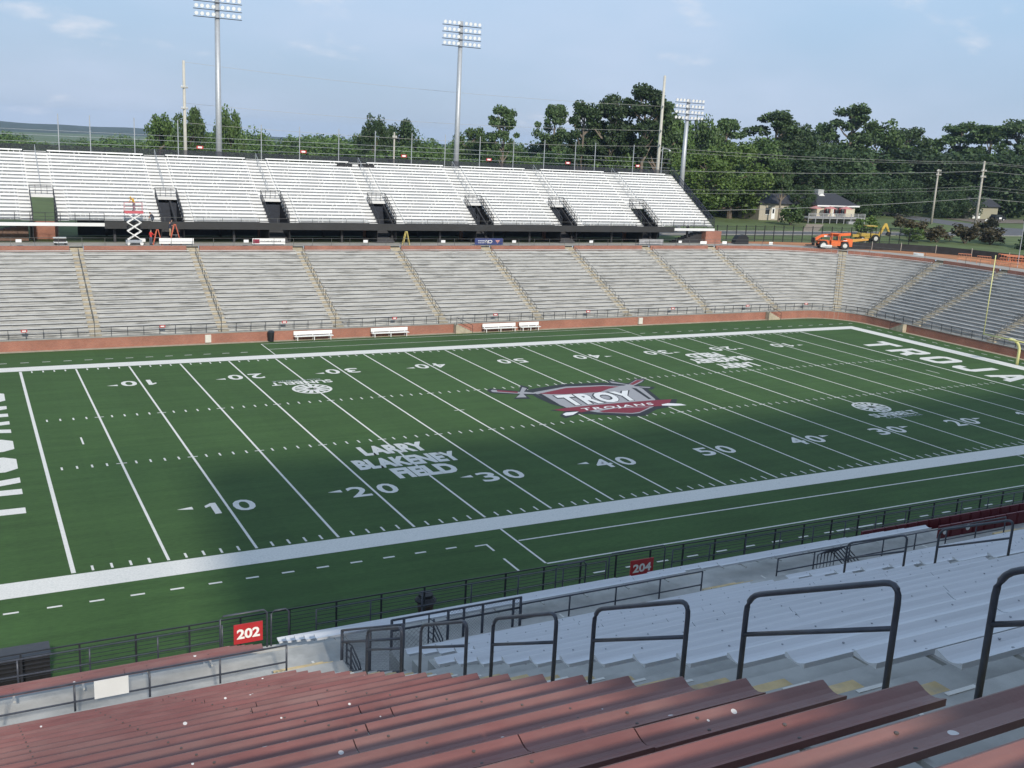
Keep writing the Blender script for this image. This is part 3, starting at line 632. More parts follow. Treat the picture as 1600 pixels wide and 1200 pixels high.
for x in (43.3,46.5):
    mb = MB().box(x-1.1,x+1.1,YR-1.4,YR-.5,ZR-.2,ZR+.06)
    for q in (-1,0,1): mb.bar((x+q,YR-1.3,ZR-.9),(x+q,YR-1.3,ZR-.1),.1)
    tag(mb.build('camera_platform', BLACK), 'black frame platform on the top row, %s of the pair' % ('left' if x < 45 else 'right'), 'platform')
# ---------------------------------------------------------------- things on the concourse
C0 = 8.302
def banner(x0, x1, z0, z1, y, label, main, extra=None, body=None, flip=False, tm=None, group=None):
    t = thing('banner', label, 'banner', ((x0+x1)/2, y, z0)); MB().box(x0,x1,y-.03,y+.03,z0,z1).build('panel', main, t)
    if extra: MB().box(x0+.06,x0+.06+extra[0],y-.04,y-.031,z0+.1,z1-.1).build('emblem', extra[1], t)
    if body == 'bars':
        rb = random.Random(3); mb = MB(); xx = x0+(x1-x0)*(.24 if extra else .22)
        while xx < x1-(x1-x0)*.12: ww = rb.uniform(.07,.16); mb.box(xx,xx+ww,y-.04,y-.033,z0+(z1-z0)*.36,z0+(z1-z0)*rb.uniform(.55,.66)); xx += ww+.05
        mb.build('lettering', mat('print_grey',(.20,.20,.20),.7,.2), t)
    elif body:
        w0 = x0+(x1-x0)*(.24 if extra else .1); w1 = x1-(x1-x0)*.08
        MB_ = put_text(MB(), body, (lambda u,v: (x0+(x1-x0)*(.62-.26*u), y-.045, z0+(z1-z0)*(.72-.5*v))) if flip else (lambda u,v: (w0+(w1-w0)*u, y-.045, z0+(z1-z0)*(.25+.5*v))), .02); MB_.build('lettering', tm or BLACK, t)
    for x in (x0+.1, x1-.1): MB().box(x-.03,x+.03,y+.031,y+.08,C0,z1).build('stake', STEEL, t)
banner(16.4,20.3,8.5,9.15,73.5,'plain white banner board behind the two red ladders',SIGNW)
banner(27.2,31.2,8.45,9.15,73.5,'white banner with maroon square and a line of dark lettering',SIGNW,(.8,mat('banner_maroon',(.25,.02,.05),.6,.1)),'bars')
banner(57.0,61.2,8.4,9.25,73.5,'dark blue banner with reversed white letters and a small red triangle',mat('banner_blue',(.03,.045,.16),.6,.1),None,'CRI',True,SIGNW)
tri = [o for o in bpy.data.objects if o.name.startswith('banner')][-1]
MB().prism([(60.05,73.46,9.0),(60.75,73.46,9.0),(60.4,73.46,8.55)],(0,-.006,0)).build('triangle_mark', mat('mark_rose',(.5,.25,.24),.7,.1), tri)
mb = MB()
for q in range(5): mb.box(57.5+q*.24,57.68+q*.24,73.455,73.463,8.6,8.72); mb.box(57.45+q*.24,57.66+q*.24,73.455,73.463,8.85,8.97)
mb.build('small_print', mat('print_pale',(.5,.52,.6),.7,.1), tri)
banner(83.6,87.9,8.45,9.2,73.5,'grey banner with two round marks near the right end',mat('banner_grey',(.33,.33,.34),.6,.2,scale=2),None,'bars')
for k, x in enumerate([1.6,26.2,41.2,51.9,62.4,74.7,90.2]):
    ob = MB().box(x-.3,x+.3,72.45,72.48,8.75,9.1).box(x-.26,x+.26,72.445,72.449,8.79,9.06,1).build('rail_sign', [mat('sign_grey',(.5,.5,.5),.6,.1), SIGNW])
    tag(ob, 'small blank white sign on the concourse rail, %s from the left' % ORD[k], 'sign', 'white signs on the concourse rail')
def ladder(x, y, h, w, m, label):
    t = thing('step_ladder', label, 'ladder', (x,y,C0))
    for s in (-1, 1):
        mb = MB()
        for e in (-.22,.22): mb.bar((x+s*w,y+e,C0), (x+s*.08,y+e*.7,C0+h), .07)
        if s < 0:
            for q in range(1, int(h/.3)): f = q*.3/h; mb.bar((x+s*(w-(w-.08)*f),y-.22,C0+q*.3), (x+s*(w-(w-.08)*f),y+.22,C0+q*.3), .05)
        mb.build('side_frame', m, t)
    MB().box(x-.14,x+.14,y-.18,y+.18,C0+h,C0+h+.05).build('cap', m, t)
    MB().bar((x-w*.5,y-.2,C0+h*.5),(x+w*.5,y-.2,C0+h*.5),.03).build('spreader', STEEL, t)
LRED = mat('ladder_red', (0.55,0.13,0.07), .5, .1); LYEL = mat('ladder_yellow', (0.62,0.50,0.16), .5, .1)
ladder(16.3,74.0,1.75,.5,LRED,'shorter red step ladder beside the man in the red shirt')
ladder(18.3,74.2,2.35,.68,LRED,'taller red step ladder with a man standing on it')
ladder(47.3,74.0,1.7,.45,LYEL,'yellow step ladder standing alone on the concourse')
# scissor lift
sl = thing('scissor_lift', 'raised scissor lift with red platform and white scissor arms', 'scissor lift', (13.8,74.2,C0))
x, y = 13.8, 74.2; LW = mat('lift_white', (.72,.72,.70), .5, .06); LR = mat('lift_red', (.50,.10,.12), .5, .1)
MB().box(x-.95,x+.75,y-.35,y+.35,C0+.28,C0+.55).build('chassis', mat('lift_grey',(.35,.38,.42),.5,.1), sl); MB().box(x+.6,x+1.15,y-.3,y+.3,C0+.35,C0+.72).build('control_box', LW, sl)
for sx in (-.75,.72):
    for sy in (-.42,.42): MB().lathe((x+sx,y+sy-.06,C0+.2),[(.2,0),(.2,.12)],12,axis='y').build('wheel', LW, sl)
n = 3; hh = 2.95/n
for q in range(n):
    za = C0+.6+q*hh; mb = MB()
    for yy in (y-.3,y+.3): mb.bar((x-.75,yy,za),(x+.75,yy+.0,za+hh),.10); mb.bar((x+.75,yy-.11,za),(x-.75,yy-.11,za+hh),.10)
    mb.build('scissor_arm', LW, sl)
zp = C0+3.6
MB().box(x-1.05,x+1.0,y-.4,y+.4,zp,zp+.28).build('platform', LR, sl)
mb = MB()
for sx in (-1.0,0,.95):
    for sy in (-.38,.38): mb.bar((x+sx,y+sy,zp+.28),(x+sx,y+sy,zp+1.2),.05)
for h in (.75,1.2):
    for sy in (-.38,.38): mb.bar((x-1,y+sy,zp+h),(x+.95,y+sy,zp+h),.045)
    for sx in (-1.0,.95): mb.bar((x+sx,y-.38,zp+h),(x+sx,y+.38,zp+h),.045)
mb.build('guard_rail', mat('lift_pink', (.55,.30,.32), .5, .1), sl)
# people
def person(loc, rz, shirt, pants, hair, pose, label, hat=None):
    J = dict(pel=(0,0,.95), sp=(0,0,1.15), ch=(0,0.0,1.38), nk=(0,0.01,1.50), h1=(0,.02,1.60), h2=(0,.01,1.74))
    for s, q in ((-1,'l'),(1,'r')):
        J['sh'+q] = (s*.19,0,1.42); J['el'+q] = (s*.25,.02,1.16); J['wr'+q] = (s*.24,.14,.95); J['hd'+q] = (s*.23,.19,.86)
        J['hp'+q] = (s*.10,0,.90); J['kn'+q] = (s*.12,.02,.50); J['an'+q] = (s*.13,-.02,.08); J['to'+q] = (s*.14,.16,.04)
    J.update(pose)
    Ed = [('pel','sp'),('sp','ch'),('ch','nk'),('nk','h1'),('h1','h2')]
    for q in 'lr': Ed += [('ch','sh'+q),('sh'+q,'el'+q),('el'+q,'wr'+q),('wr'+q,'hd'+q),('pel','hp'+q),('hp'+q,'kn'+q),('kn'+q,'an'+q),('an'+q,'to'+q)]
    rad = dict(pel=.15,sp=.14,ch=.16,nk=.06,h1=.085,h2=.085,sh=.075,el=.052,wr=.036,hd=.04,hp=.105,kn=.068,an=.048,to=.045)
    names = list(J); me = bpy.data.meshes.new('person'); me.from_pydata([J[k] for k in names], [(names.index(a), names.index(b)) for a, b in Ed], [])
    o = bpy.data.objects.new('person', me); COL.objects.link(o); o.modifiers.new('skin', 'SKIN'); 
    for k, nm in enumerate(names):
        key = nm if nm in rad else nm[:-1]; sv = me.skin_vertices[0].data[k]; sv.radius = (rad[key], rad[key]*(.72 if key in ('pel','sp','ch') else 1)); sv.use_root = nm == 'pel'
    ss = o.modifiers.new('sub', 'SUBSURF'); ss.levels = 1; ss.render_levels = 1
    dg = bpy.context.evaluated_depsgraph_get(); bpy.context.view_layer.update(); m2 = bpy.data.meshes.new_from_object(o.evaluated_get(bpy.context.evaluated_depsgraph_get())); bpy.data.objects.remove(o)
    SK = mat('skin', (.42,.24,.16), .6, .05); m2.materials.clear()
    for m in (SK, shirt, pants, BLACK): m2.materials.append(m)
    ez = {q: (Vector(J['el'+q])) for q in 'lr'}; wr = {q: Vector(J['wr'+q]) for q in 'lr'}
    for p in m2.polygons:
        c = p.center; mi = 1
        if c.z < .11: mi = 3
        elif c.z < Vector(J['pel']).z+.02 and all((c-Vector(J['hd'+q])).length > .14 and (c-wr[q]).length > .12 for q in 'lr'): mi = 2
        if (c-Vector(J['h1'])).length < .14 or (c-Vector(J['h2'])).length < .14: mi = 0
        for q in 'lr':
            if (c-wr[q]).length < .16 or (c-Vector(J['hd'+q])).length < .1: mi = 0
        p.material_index = mi; p.use_smooth = True
    b = bpy.data.objects.new('person', m2); COL.objects.link(b); b.location = loc; b.rotation_euler = (0,0,rz); tag(b, label, 'person')
    h = Vector(J['h2']); mb = MB().lathe((h.x,h.y-.015,h.z-.03), [(.10,0),(.105,.05),(.08,.10),(.02,.125)], 10)
    if hat: mb.box(h.x-.07,h.x+.07,h.y+.05,h.y+.17,h.z-.03,h.z-.01)
    hm = mb.build('hat' if hat else 'hair', hat or hair); hm.parent = b
    return b
HAIR = mat('hair_dark', (.03,.02,.015), .7, .1); JEAN = mat('jeans', (.07,.09,.13), .9, .2); KHAKI = mat('khaki', (.42,.30,.17), .9, .1); REDS = mat('shirt_red', (.60,.04,.03), .9, .08); YEL = mat('shirt_yellow', (.70,.42,.06), .9, .08); NAVY = mat('shirt_navy', (.035,.04,.07), .9, .1)
person((15.55,73.9,C0), R(-60), REDS, JEAN, HAIR, {'elr':(.26,.16,1.18),'wrr':(.2,.36,1.22),'hdr':(.18,.44,1.24)}, 'person in a red shirt and jeans beside the shorter red ladder')
person((17.75,74.2,C0+.95), R(-90), NAVY, KHAKI, HAIR, {'elr':(.27,.12,1.62),'wrr':(.2,.2,1.86),'hdr':(.18,.22,1.95),'ell':(-.25,.18,1.25),'wrl':(-.2,.4,1.25),'hdl':(-.18,.48,1.25)}, 'person in a dark shirt and tan trousers standing on the taller red ladder')
person((13.85,74.2,zp+.28), R(120), YEL, JEAN, HAIR, {'sp':(0,.08,1.14),'ch':(0,.22,1.32),'nk':(0,.32,1.40),'h1':(0,.39,1.46),'h2':(0,.45,1.55),'shl':(-.19,.2,1.36),'shr':(.19,.2,1.36),'ell':(-.25,.36,1.14),'elr':(.25,.36,1.14),'wrl':(-.2,.5,1.0),'wrr':(.2,.5,1.0),'hdl':(-.19,.56,.95),'hdr':(.19,.56,.95)}, 'person in a yellow shirt leaning forward on the scissor lift platform', hat=mat('hat_yellow',(.7,.45,.08),.6,.05))
person((16.2,UY+.1,10.86), R(90), NAVY, JEAN, HAIR, {'pel':(0,-.1,.42),'sp':(0,0,.58),'ch':(0,.16,.74),'nk':(0,.26,.82),'h1':(0,.32,.88),'h2':(0,.36,.98),'shl':(-.19,.14,.76),'shr':(.19,.14,.76),'ell':(-.24,.34,.6),'elr':(.24,.34,.6),'wrl':(-.2,.46,.4),'wrr':(.2,.46,.4),'hdl':(-.19,.5,.3),'hdr':(.19,.5,.3),'hpl':(-.1,-.08,.40),'hpr':(.1,-.08,.40),'knl':(-.15,.26,.42),'knr':(.15,.26,.42),'anl':(-.14,.02,.08),'anr':(.14,.02,.08),'tol':(-.15,.2,.04),'tor':(.15,.2,.04)}, 'person in dark clothing crouching at the left end of the black fascia')
cart = thing('utility_cart', 'small white-topped utility cart on the concourse under the left opening', 'cart', (5.9,74.0,C0))
MB().box(5.2,6.6,73.7,74.3,C0+.25,C0+.4).build('base', SIGNW, cart); MB().box(5.25,6.45,73.72,74.28,C0+.4,C0+.78).build('body', BLACK, cart); MB().box(5.15,6.5,73.66,74.34,C0+.781,C0+.85).build('top', SIGNW, cart)
for sx in (5.4,6.4):
    for sy in (73.75,74.2): MB().lathe((sx,sy,C0+.13),[(.13,0),(.13,.08)],10,axis='y').build('wheel', BLACK, cart)
# ================================================================ NEAR GRANDSTAND (the one the camera stands on)
NY, NZ, ND, NH, NN = -34.51, 11.97, 0.757, 0.3787, 25
ZW = 10.9
near = thing('near_grandstand', 'near upper bleachers with red and silver bench rows, concrete aisles and dark handrails', 'grandstand', (5,-40,10.9))
NCON = mat('near_concrete', (0.44,0.435,0.41), 0.92, 0.14, scale=2.0, dark=(0.17,0.175,0.165), dscale=0.9, dlo=.5, dhi=.72, damt=0.55, bump=0.25, bscale=60)
NSTEP = mat('near_step', (0.62,0.47,0.25), 0.92, 0.22, scale=3.0, dark=(0.33,0.32,0.29), dscale=2.2, dlo=.5, dhi=.66, damt=0.7, bump=0.25, bscale=60)
REDB = mat('bench_red', (0.215,0.088,0.080), 0.40, 0.2, scale=2.2, stretch=(0.5,3,3), dark=(0.27,0.17,0.15), dscale=0.6, dlo=.42, dhi=.75, damt=0.75, bump=0.12, bscale=30, spots=(5.2,0.16,(0.72,0.70,0.68)))
SILB = mat('bench_silver', (0.67,0.69,0.72), 0.35, 0.06, scale=1.2, stretch=(0.25,4,4), dark=(0.46,0.48,0.50), dscale=1.0, damt=0.4, dstretch=(.2,3,3), bump=0.05)
BOLT = mat('bolt_dark', (0.10,0.085,0.08), 0.5, .2); BOLTS = mat('bolt_grey', (0.36,0.38,0.41), 0.5, .2)
A1, A2, A3 = (1.2,2.3), (12.3,13.4), (23.4,24.5)
def tread(i): return NZ+i*NH-.40
def terrace_piece(x0, x1, r0):
    mb = MB(); prof = []
    if r0 == 0: prof = [(-33.78,ZW)]
    else: prof = [(NY-r0*ND+.30, ZW)]
    for i in range(r0, NN): prof += [(NY-i*ND+.30 if i > 0 else -33.78, tread(i)), (NY-(i+1)*ND+.30, tread(i))]
    prof += [(prof[-1][0], 8.2), (prof[0][0], 8.2)]
    mb.prism([(x0,y,z) for y, z in prof], (x1-x0,0,0)); return mb.build('terrace', NCON, near)
terrace_piece(-14,1.2,0); terrace_piece(1.2,2.4,0); terrace_piece(2.4,3.4,5); terrace_piece(3.4,36,0)
FY, FZ, FN = -31.95, 11.30, 5
prof = [(-33.79,ZW)]
for k in range(FN): prof += [(FY+k*ND+.30, FZ-k*NH-.40), (FY+k*ND+.30, FZ-(k+1)*NH-.40 if k < FN-1 else FZ-k*NH-.40)]
prof[-1] = (-28.52, prof[-1][1]); prof[-2] = (-28.52, prof[-2][1]); prof += [(-28.52,7.4),(-33.79,7.4)]
MB().prism([(-14,y,z) for y, z in prof], (50,0,0)).build('walkway', NCON, near)
MB().box(2.4,3.4,-38.0,-33.79,8.2,ZW).build('walkway', NCON, near)
# paint and joints on the walkway
mb = MB()
for x in (2.15,8.3,14.6,20.8): mb.box(x,x+.05,-33.0,-32.4,ZW+.0,ZW+.004)
mb.build('painted_stripe', PAINT, near)
PROF = [(0,-.006),(.018,.002),(.05,-.010),(.085,-.026),(.125,-.036),(.165,-.034),(.20,-.022),(.228,-.006),(.245,0)]
def plank(mb, x0, x1, y, z, w=.245, mi=0):
    k = w/.245; pts = [(y-a*k, z+b) for a, b in PROF]+[(y-w,z-.05),(y,z-.05)]
    n0 = len(mb.v); m = len(pts)
    mb.v += [(x0,a,b) for a, b in pts]+[(x1,a,b) for a, b in pts]
    for i in range(m): mb.f.append((n0+i,n0+(i+1)%m,n0+m+(i+1)%m,n0+m+i)); mb.m.append(mi)
    mb.f += [tuple(n0+i for i in range(m-1,-1,-1)), tuple(n0+m+i for i in range(m))]; mb.m += [mi]*2
def bench(x0, x1, y, z, m, bolt, gap_at=None, seed=0):
    rnd = random.Random(seed); mb = MB(); xs = [x0]
    j = x0+rnd.uniform(2.5,5)
    while j < x1-1.5: xs.append(j); j += 4.9
    xs.append(x1)
    for a, b in zip(xs[:-1], xs[1:]): plank(mb, a+.006, b-.006, y+rnd.uniform(-.004,.004), z+rnd.uniform(-.004,.004))
    x = x0+.65
    while x < x1-.5:
        for t, zz in ((.06,-.014),(.185,-.03)): mb.lathe((x,y-t,z+zz-.004), [(.013,0),(.013,.008),(.006,.011)], 6, 1)
        mb.box(x-.02,x+.02,y-.456,y-.04,z-.085,z-.051, 2); x += 1.22
    return mb.build('bench', [m, bolt, NCON], near, smooth=False)
for i in range(NN):
    y, z = NY-i*ND, NZ+i*NH
    bench(-14, 1.2, y, z, REDB, BOLT, seed=i)
    bench(3.42 if i < 5 else 2.34, 12.3, y, z, SILB, BOLTS, seed=40+i)
    bench(13.42, 23.4, y, z, SILB, BOLTS, seed=80+i)
    if i < 14: bench(24.52, 35.5, y, z, SILB, BOLTS, seed=120+i)
# front row by the guard rail
for k in range(FN):
    y, z = FY+k*ND, FZ-k*NH
    bench(-14, 1.2, y, z, REDB, BOLT, seed=200+k); bench(2.34, 12.3, y, z, SILB, BOLTS, seed=210+k); bench(13.42, 21.4 if k < 3 else 20.6, y, z, SILB, BOLTS, seed=220+k)
# aisle steps
for ax0, ax1 in (A1, A2, A3):
    mb = MB()
    for i in range(NN-1):
        yb = NY-(i+1)*ND+.30; mb.box(ax0+.02,ax1-.02,yb+.004,yb+.37,tread(i)+.002,tread(i)+.19)
    mb.build('aisle_steps', NSTEP, near); mb = MB()
    for k, (ya, zz) in enumerate(((-33.78,.50),(-33.45,.33),(-33.12,.17))): mb.box(ax0+.02,ax1-.02,ya+.002,ya+.33,ZW,ZW+zz)
    mb.build('aisle_steps', NSTEP, near)
    mb = MB()
    for k in range(FN-1): mb.box(ax0+.02,ax1-.02,FY+k*ND+.302,FY+k*ND+.66,FZ-(k+1)*NH-.40,FZ-(k+1)*NH-.21)
    mb.build('aisle_steps', NSTEP, near)
    mb = MB()
    for i in range(NN-1): mb.box(ax0+.28,ax0+.32,NY-i*ND+.02,NY-i*ND+.24,tread(i)+.002,tread(i)+.006); mb.box(ax1-.42,ax1-.12,NY-i*ND+.245,NY-i*ND+.285,tread(i)+.002,tread(i)+.006)
    mb.build('painted_stripe', PAINT, near, kind='stuff')
def arc_pts(p, q, r, a, b):
    """rounded corner at q between p and a-b"""
    return None
def hoop(x, ya, yb, top=.63):
    za, zb = tread(0), 0
    f = lambda y: NZ-(y-NY)*.5003
    fl = lambda y: f(y)-.42
    za, zb = f(ya)+top, f(yb)+top; d = Vector((0,yb-ya,zb-za)).normalized(); pts = [Vector((x,ya,fl(ya)-.12))]
    rr = .16
    c0 = Vector((x,ya,za)); up = Vector((0,0,-1))
    for k in range(6): 
        t = k/5; a = c0+up*rr*(1-t); b_ = c0+d*rr*t; pts.append(a*(1-t)+b_*t)
    c1 = Vector((x,yb,zb))
    for k in range(6):
        t = k/5; a = c1-d*rr*(1-t); b_ = c1+up*rr*t; pts.append(a*(1-t)+b_*t)
    pts.append(Vector((x,yb,fl(yb)-.12)))
    mb = MB().tube(pts, .024, 10); h = .36
    mb.tube([(x,ya,za-h),(x,yb,zb-h)], .021, 8)
    return mb.build('aisle_handrail', NRAIL, near, smooth=True)
for xm, n0 in ((1.75,0),(12.85,0),(23.95,0)):
    for ya, yb in ((-36.85,-38.38),(-39.12,-40.65),(-41.40,-42.92),(-43.68,-45.20),(-45.96,-47.47),(-48.20,-49.72)):
        hoop(xm, ya, yb)
# guards
def guard(x0, x1, y, zf, ztop, zlow, step, name='guard_rail', r=.02):
    mb = MB(); n = max(1, round((x1-x0)/step))
    for k in range(n+1): x = x0+(x1-x0)*k/n; mb.tube([(x,y,zf),(x,y,ztop)], r, 8)
    for z in [ztop]+list(zlow): mb.tube([(x0,y,z),(x1,y,z)], r*.9, 8)
    return mb.build(name, NRAIL, near, smooth=True)
guard(-12.98, 1.24, -33.72, 11.5, 12.09, [11.73], 1.29)
guard(6.5, 11.5, -33.72, 11.5, 12.05, [11.70], 1.3); guard(13.9, 22.6, -33.72, 11.5, 12.02, [11.66], 1.3); guard(25.2, 35, -33.72, 11.5, 12.0, [11.66], 1.3)
GF = FZ-(FN-1)*NH-.40; guard(-13.95, 1.1, -28.56, GF, 10.16, [9.76], 1.45); guard(3.46, 12.2, -28.56, GF, 10.16, [9.76], 1.45); guard(14.6, 36, -28.56, GF, 10.16, [9.76], 1.45)
# hoops that carry the section numbers
def signhoop(x0, x1, z1):
    mb = MB().tube([(x0,-28.56,GF),(x0,-28.56,z1-.08),(x0+.08,-28.56,z1),(x1-.08,-28.56,z1),(x1,-28.56,z1-.08),(x1,-28.56,GF)], .022, 8); mb.build('guard_rail', NRAIL, near, smooth=True)
signhoop(1.05, 2.2, 10.40); signhoop(12.3, 14.3, 10.37); signhoop(2.3,2.75,10.33); signhoop(10.5,11.5,10.27)
def mesh_panel(p00, p10, p11, p01, cell=.055, th=.0035):
    """diamond wire infill in a planar quad"""
    mb = MB(); p00, p10, p11, p01 = map(Vector, (p00,p10,p11,p01)); W_ = (p10-p00).length; H_ = (p01-p00).length
    f = lambda u, v: (p00*(1-u)+p10*u)*(1-v)+(p01*(1-u)+p11*u)*v
    k = -H_
    while k < W_:
        for s in (1, -1):
            a0, a1 = max(0,k), min(W_, k+H_)
            if a1 <= a0: continue
            v0, v1 = (a0-k)/H_, (a1-k)/H_
            if s < 0: v0, v1 = 1-v0, 1-v1
            mb.bar(f(a0/W_,v0), f(a1/W_,v1), th)
        k += cell*1.3
    return mb.build('wire_mesh', NRAIL, near, kind='stuff')
# side fence of the stair recess, following the slope
xa = 2.38
def zs(y): return NZ-(y-NY)*.5003
ya, yb = -33.72, -36.9
mb = MB()
for y in (ya,(ya+yb)/2,yb): mb.tube([(xa,y,zs(y)-.75),(xa,y,zs(y)+.62)], .032, 8)
for h in (.62,.36,-.28): mb.tube([(xa,ya,zs(ya)+h),(xa,yb,zs(yb)+h)], .024, 8)
mb.build('recess_fence', NRAIL, near, smooth=True)
mesh_panel((xa,ya,zs(ya)-.28),(xa,yb,zs(yb)-.28),(xa,yb,zs(yb)+.6),(xa,ya,zs(ya)+.6))
mb = MB()
for x in (3.45,3.72,4.73,5.1,5.55,6.3,6.48): mb.tube([(x,-33.72,ZW),(x,-33.72,12.23)], .03, 8)
for z in (12.22,11.98,11.30): mb.tube([(3.45,-33.72,z),(6.5,-33.72,z)], .024, 8)
mb.build('recess_fence', NRAIL, near, smooth=True)
mesh_panel((4.73,-33.72,11.3),(6.48,-33.72,11.3),(6.48,-33.72,12.2),(4.73,-33.72,12.2)); mesh_panel((3.45,-33.72,11.3),(4.73,-33.72,11.3),(4.73,-33.72,11.96),(3.45,-33.72,11.96), .08)
for x0, y0 in ((2.42,-33.9),(4.45,-33.35)):
    mb = MB()
    for k in range(6):
        z = 12.02-k*.15-(0 if x0 < 3 else .1); mb.tube([(x0,y0,z),(x0+.02,y0-.26,z+.03),(x0+.10,y0-.50,z-.25),(x0+.2,y0-.62,max(ZW,z-1.0))], .016, 6)
    for q in (0,.26): mb.tube([(x0,y0-q,ZW),(x0,y0-q,12.02)], .02, 6)
    mb.build('stair_rail', NRAIL, near, smooth=True)
mb = MB()
for k in range(6): mb.tube([(15.6+k*.12,-33.4,11.0),(15.6+k*.12,-33.4,11.75),(16.0+k*.12,-33.4,11.85),(16.7+k*.12,-33.4,11.2)], .018, 6)
mb.build('stair_rail', NRAIL, near, smooth=True)
# maroon chairs at the right end of the front row
MCH = mat('chair_maroon', (0.13,0.012,0.020), 0.5, .15); 
cb = MB().box(-.24,.24,-.03,.03,0,.42).box(-.20,.20,-.045,-.03,.04,.38); cbm = cb.mesh('chair_back', MCH); csm = MB().box(-.24,.24,.03,.40,-.06,0.0).box(-.03,.03,.1,.2,-.25,-.06).mesh('chair_seat', MCH)
for r_, (x0, yy, zz, n_) in enumerate(((21.7,FY-.25,FZ-.42,26),(21.0,FY+3*ND-.25,FZ-3*NH-.30,27))):
    for k in range(n_):
        x = x0+.255+k*.51; c = inst('chair_back', cbm, near, Vector((x,yy,zz))-near.location, (0,0,0), (1,1,1.25 if r_ else 1)); inst('chair_seat', csm, c, (0,0,0.0))
        if r_ == 0 and k in (0,2): MB().lathe((x,yy-.05,zz+.24), [(.10,-.004),(.10,.0)], 14, axis='y').build('emblem', SIGNW, near)
# number signs and hung board
def numsign(x0, x1, z0, z1, body, label):
    t = thing('section_sign', label, 'sign', ((x0+x1)/2,-28.63,z0)); cx, cz = (x0+x1)/2, (z0+z1)/2
    MB().box(x0,x1,-28.65,-28.62,z0,z1).build('plate', RED, t)
    put_text(MB(), body, lambda u, v: (x0+(x1-x0)*(.1+.8*u), -28.656, z0+(z1-z0)*(.24+.52*v)), .035).build('numerals', SIGNW, t)
numsign(1.36,2.07,9.64,10.15,'202','bright red sign with white numerals 202 on the guard rail')
numsign(13.02,13.84,9.55,10.07,'204','dark red sign with white numerals 204 on the guard rail')
tag(MB().box(-2.31,-1.72,-33.78,-33.765,11.74,12.09).build('hung_board', SIGNW), 'blank white board hung on the guard rail in front of the red benches', 'sign')
# ---------------------------------------------------------------- field-edge fence in front of the near lower stand
nl = thing('near_lower_stand', 'low concrete stand and wall below the near bleachers, topped by a dark cable fence', 'grandstand', (30,-12,0))
mb = MB(); prof = [(-11.7,0),(-11.7,.3)]
for i in range(19): prof += [(-12.9-i*.76, .3+i*.33), (-12.9-i*.76, .63+i*.33)]
prof += [(-28.0,6.57),(-28.0,-.5),(-11.7,-.5)]
mb.prism([(-24,y,z) for y, z in prof], (132,0,0)); mb.build('terrace', CONC, nl)
mb = MB(); x = -24-.0+.19
while x < 107: MB().bar((x,-11.8,.3), (x,-11.8,2.02), .07).build('fence_post', RAIL, nl); x += 2.09
mb = MB().bar((-24,-11.8,2.02),(107,-11.8,2.02),.05)
for h in (.6,.8,1.0,1.17,1.34,1.51,1.68,1.85): mb.tube([(-24,-11.8,h),(107,-11.8,h)], .012, 4)
mb.build('fence_cables', RAIL, nl)
eq = thing('equipment_crate', 'large black slatted crate at the field edge, far left behind the cable fence', 'crate', (-4,-10.6,0))
for k in range(8): MB().box(-6.2,-1.85,-10.95,-10.88,.12+k*.16,.25+k*.16).build('slat', BLACK, eq)
MB().box(-6.2,-1.85,-10.87,-9.9,.06,1.36).build('body', BLACK, eq); MB().box(-6.25,-1.8,-11.0,-9.85,1.37,1.42).build('lid', mat('crate_lid',(.05,.05,.055),.5,.1), eq)
bn = thing('field_bin', 'dark round bin with brown base on the turf behind the cable fence', 'bin', (14.5,-10.4,0))
MB().lathe((14.5,-10.4,.01), [(.34,0),(.42,.62)], 14).build('body', mat('bin_brown',(.07,.04,.03),.6,.3), bn); MB().lathe((14.5,-10.4,.63), [(.52,0),(.52,.06),(.36,.2),(.34,.34),(.1,.36)], 14).build('lid', BLACK, bn)
# ================================================================ FLOODLIGHTS AND UTILITY POLES
LAMPW = mat('lamp_glass', (0.85,0.86,0.86), 0.15, 0.02, metal=0.0); 
lampm = MB().lathe((0,0,0), [(.08,.34),(.13,.30),(.23,.04),(.26,0)], 12, axis='y').lathe((0,0,0), [(.24,-.03),(.25,-.004)], 12, 1, axis='y').mesh('lamp', [STEEL, LAMPW])
def flood(x, y, z0, ztop, label, yaw=0, rows=4, aim=-1, nper=8):
    t = thing('floodlight_pole', label, 'floodlight', (x,y,z0), yaw, 'stadium floodlight poles')
    mb = MB(); mb.tube([(0,0,0),(0,0,ztop-z0)], .46 if aim < 0 else .34, 14, r2=.31 if aim < 0 else .22); o = bpy.data.objects.new('pole', mb.mesh('pole', STEEL, smooth=True)); COL.objects.link(o); o.parent = t
    for k in range(rows):
        h = ztop-z0-.3-k*.95; mb = MB().box(-3.1,3.1,aim*.42-.05,aim*.42+.05,h-.42,h-.33)
        o = bpy.data.objects.new('crossarm', mb.mesh('crossarm', RAIL)); COL.objects.link(o); o.parent = t
        for q in range(nper):
            xx = (q-(nper-1)/2)*.72; xx += .22 if xx > 0 else -.22
            inst('lamp', lampm, t, (xx, aim*.55, h), (R(-aim*(18 if aim < 0 else 18)),0,0 if aim < 0 else math.pi))
    return t
flood(27.4,92,8.2,39.3,'floodlight pole cut by the top of the picture, behind the upper bleachers on the left')
flood(62.3,92,8.2,38.7,'tall floodlight pole behind the middle of the upper bleachers')
flood(107.2,96,8.2,30.7,'shortest floodlight pole, standing at the right end of the upper bleachers')
flood(-7.8,-80,8.2,58.5,'floodlight pole behind the near bleachers, outside the picture',aim=1)
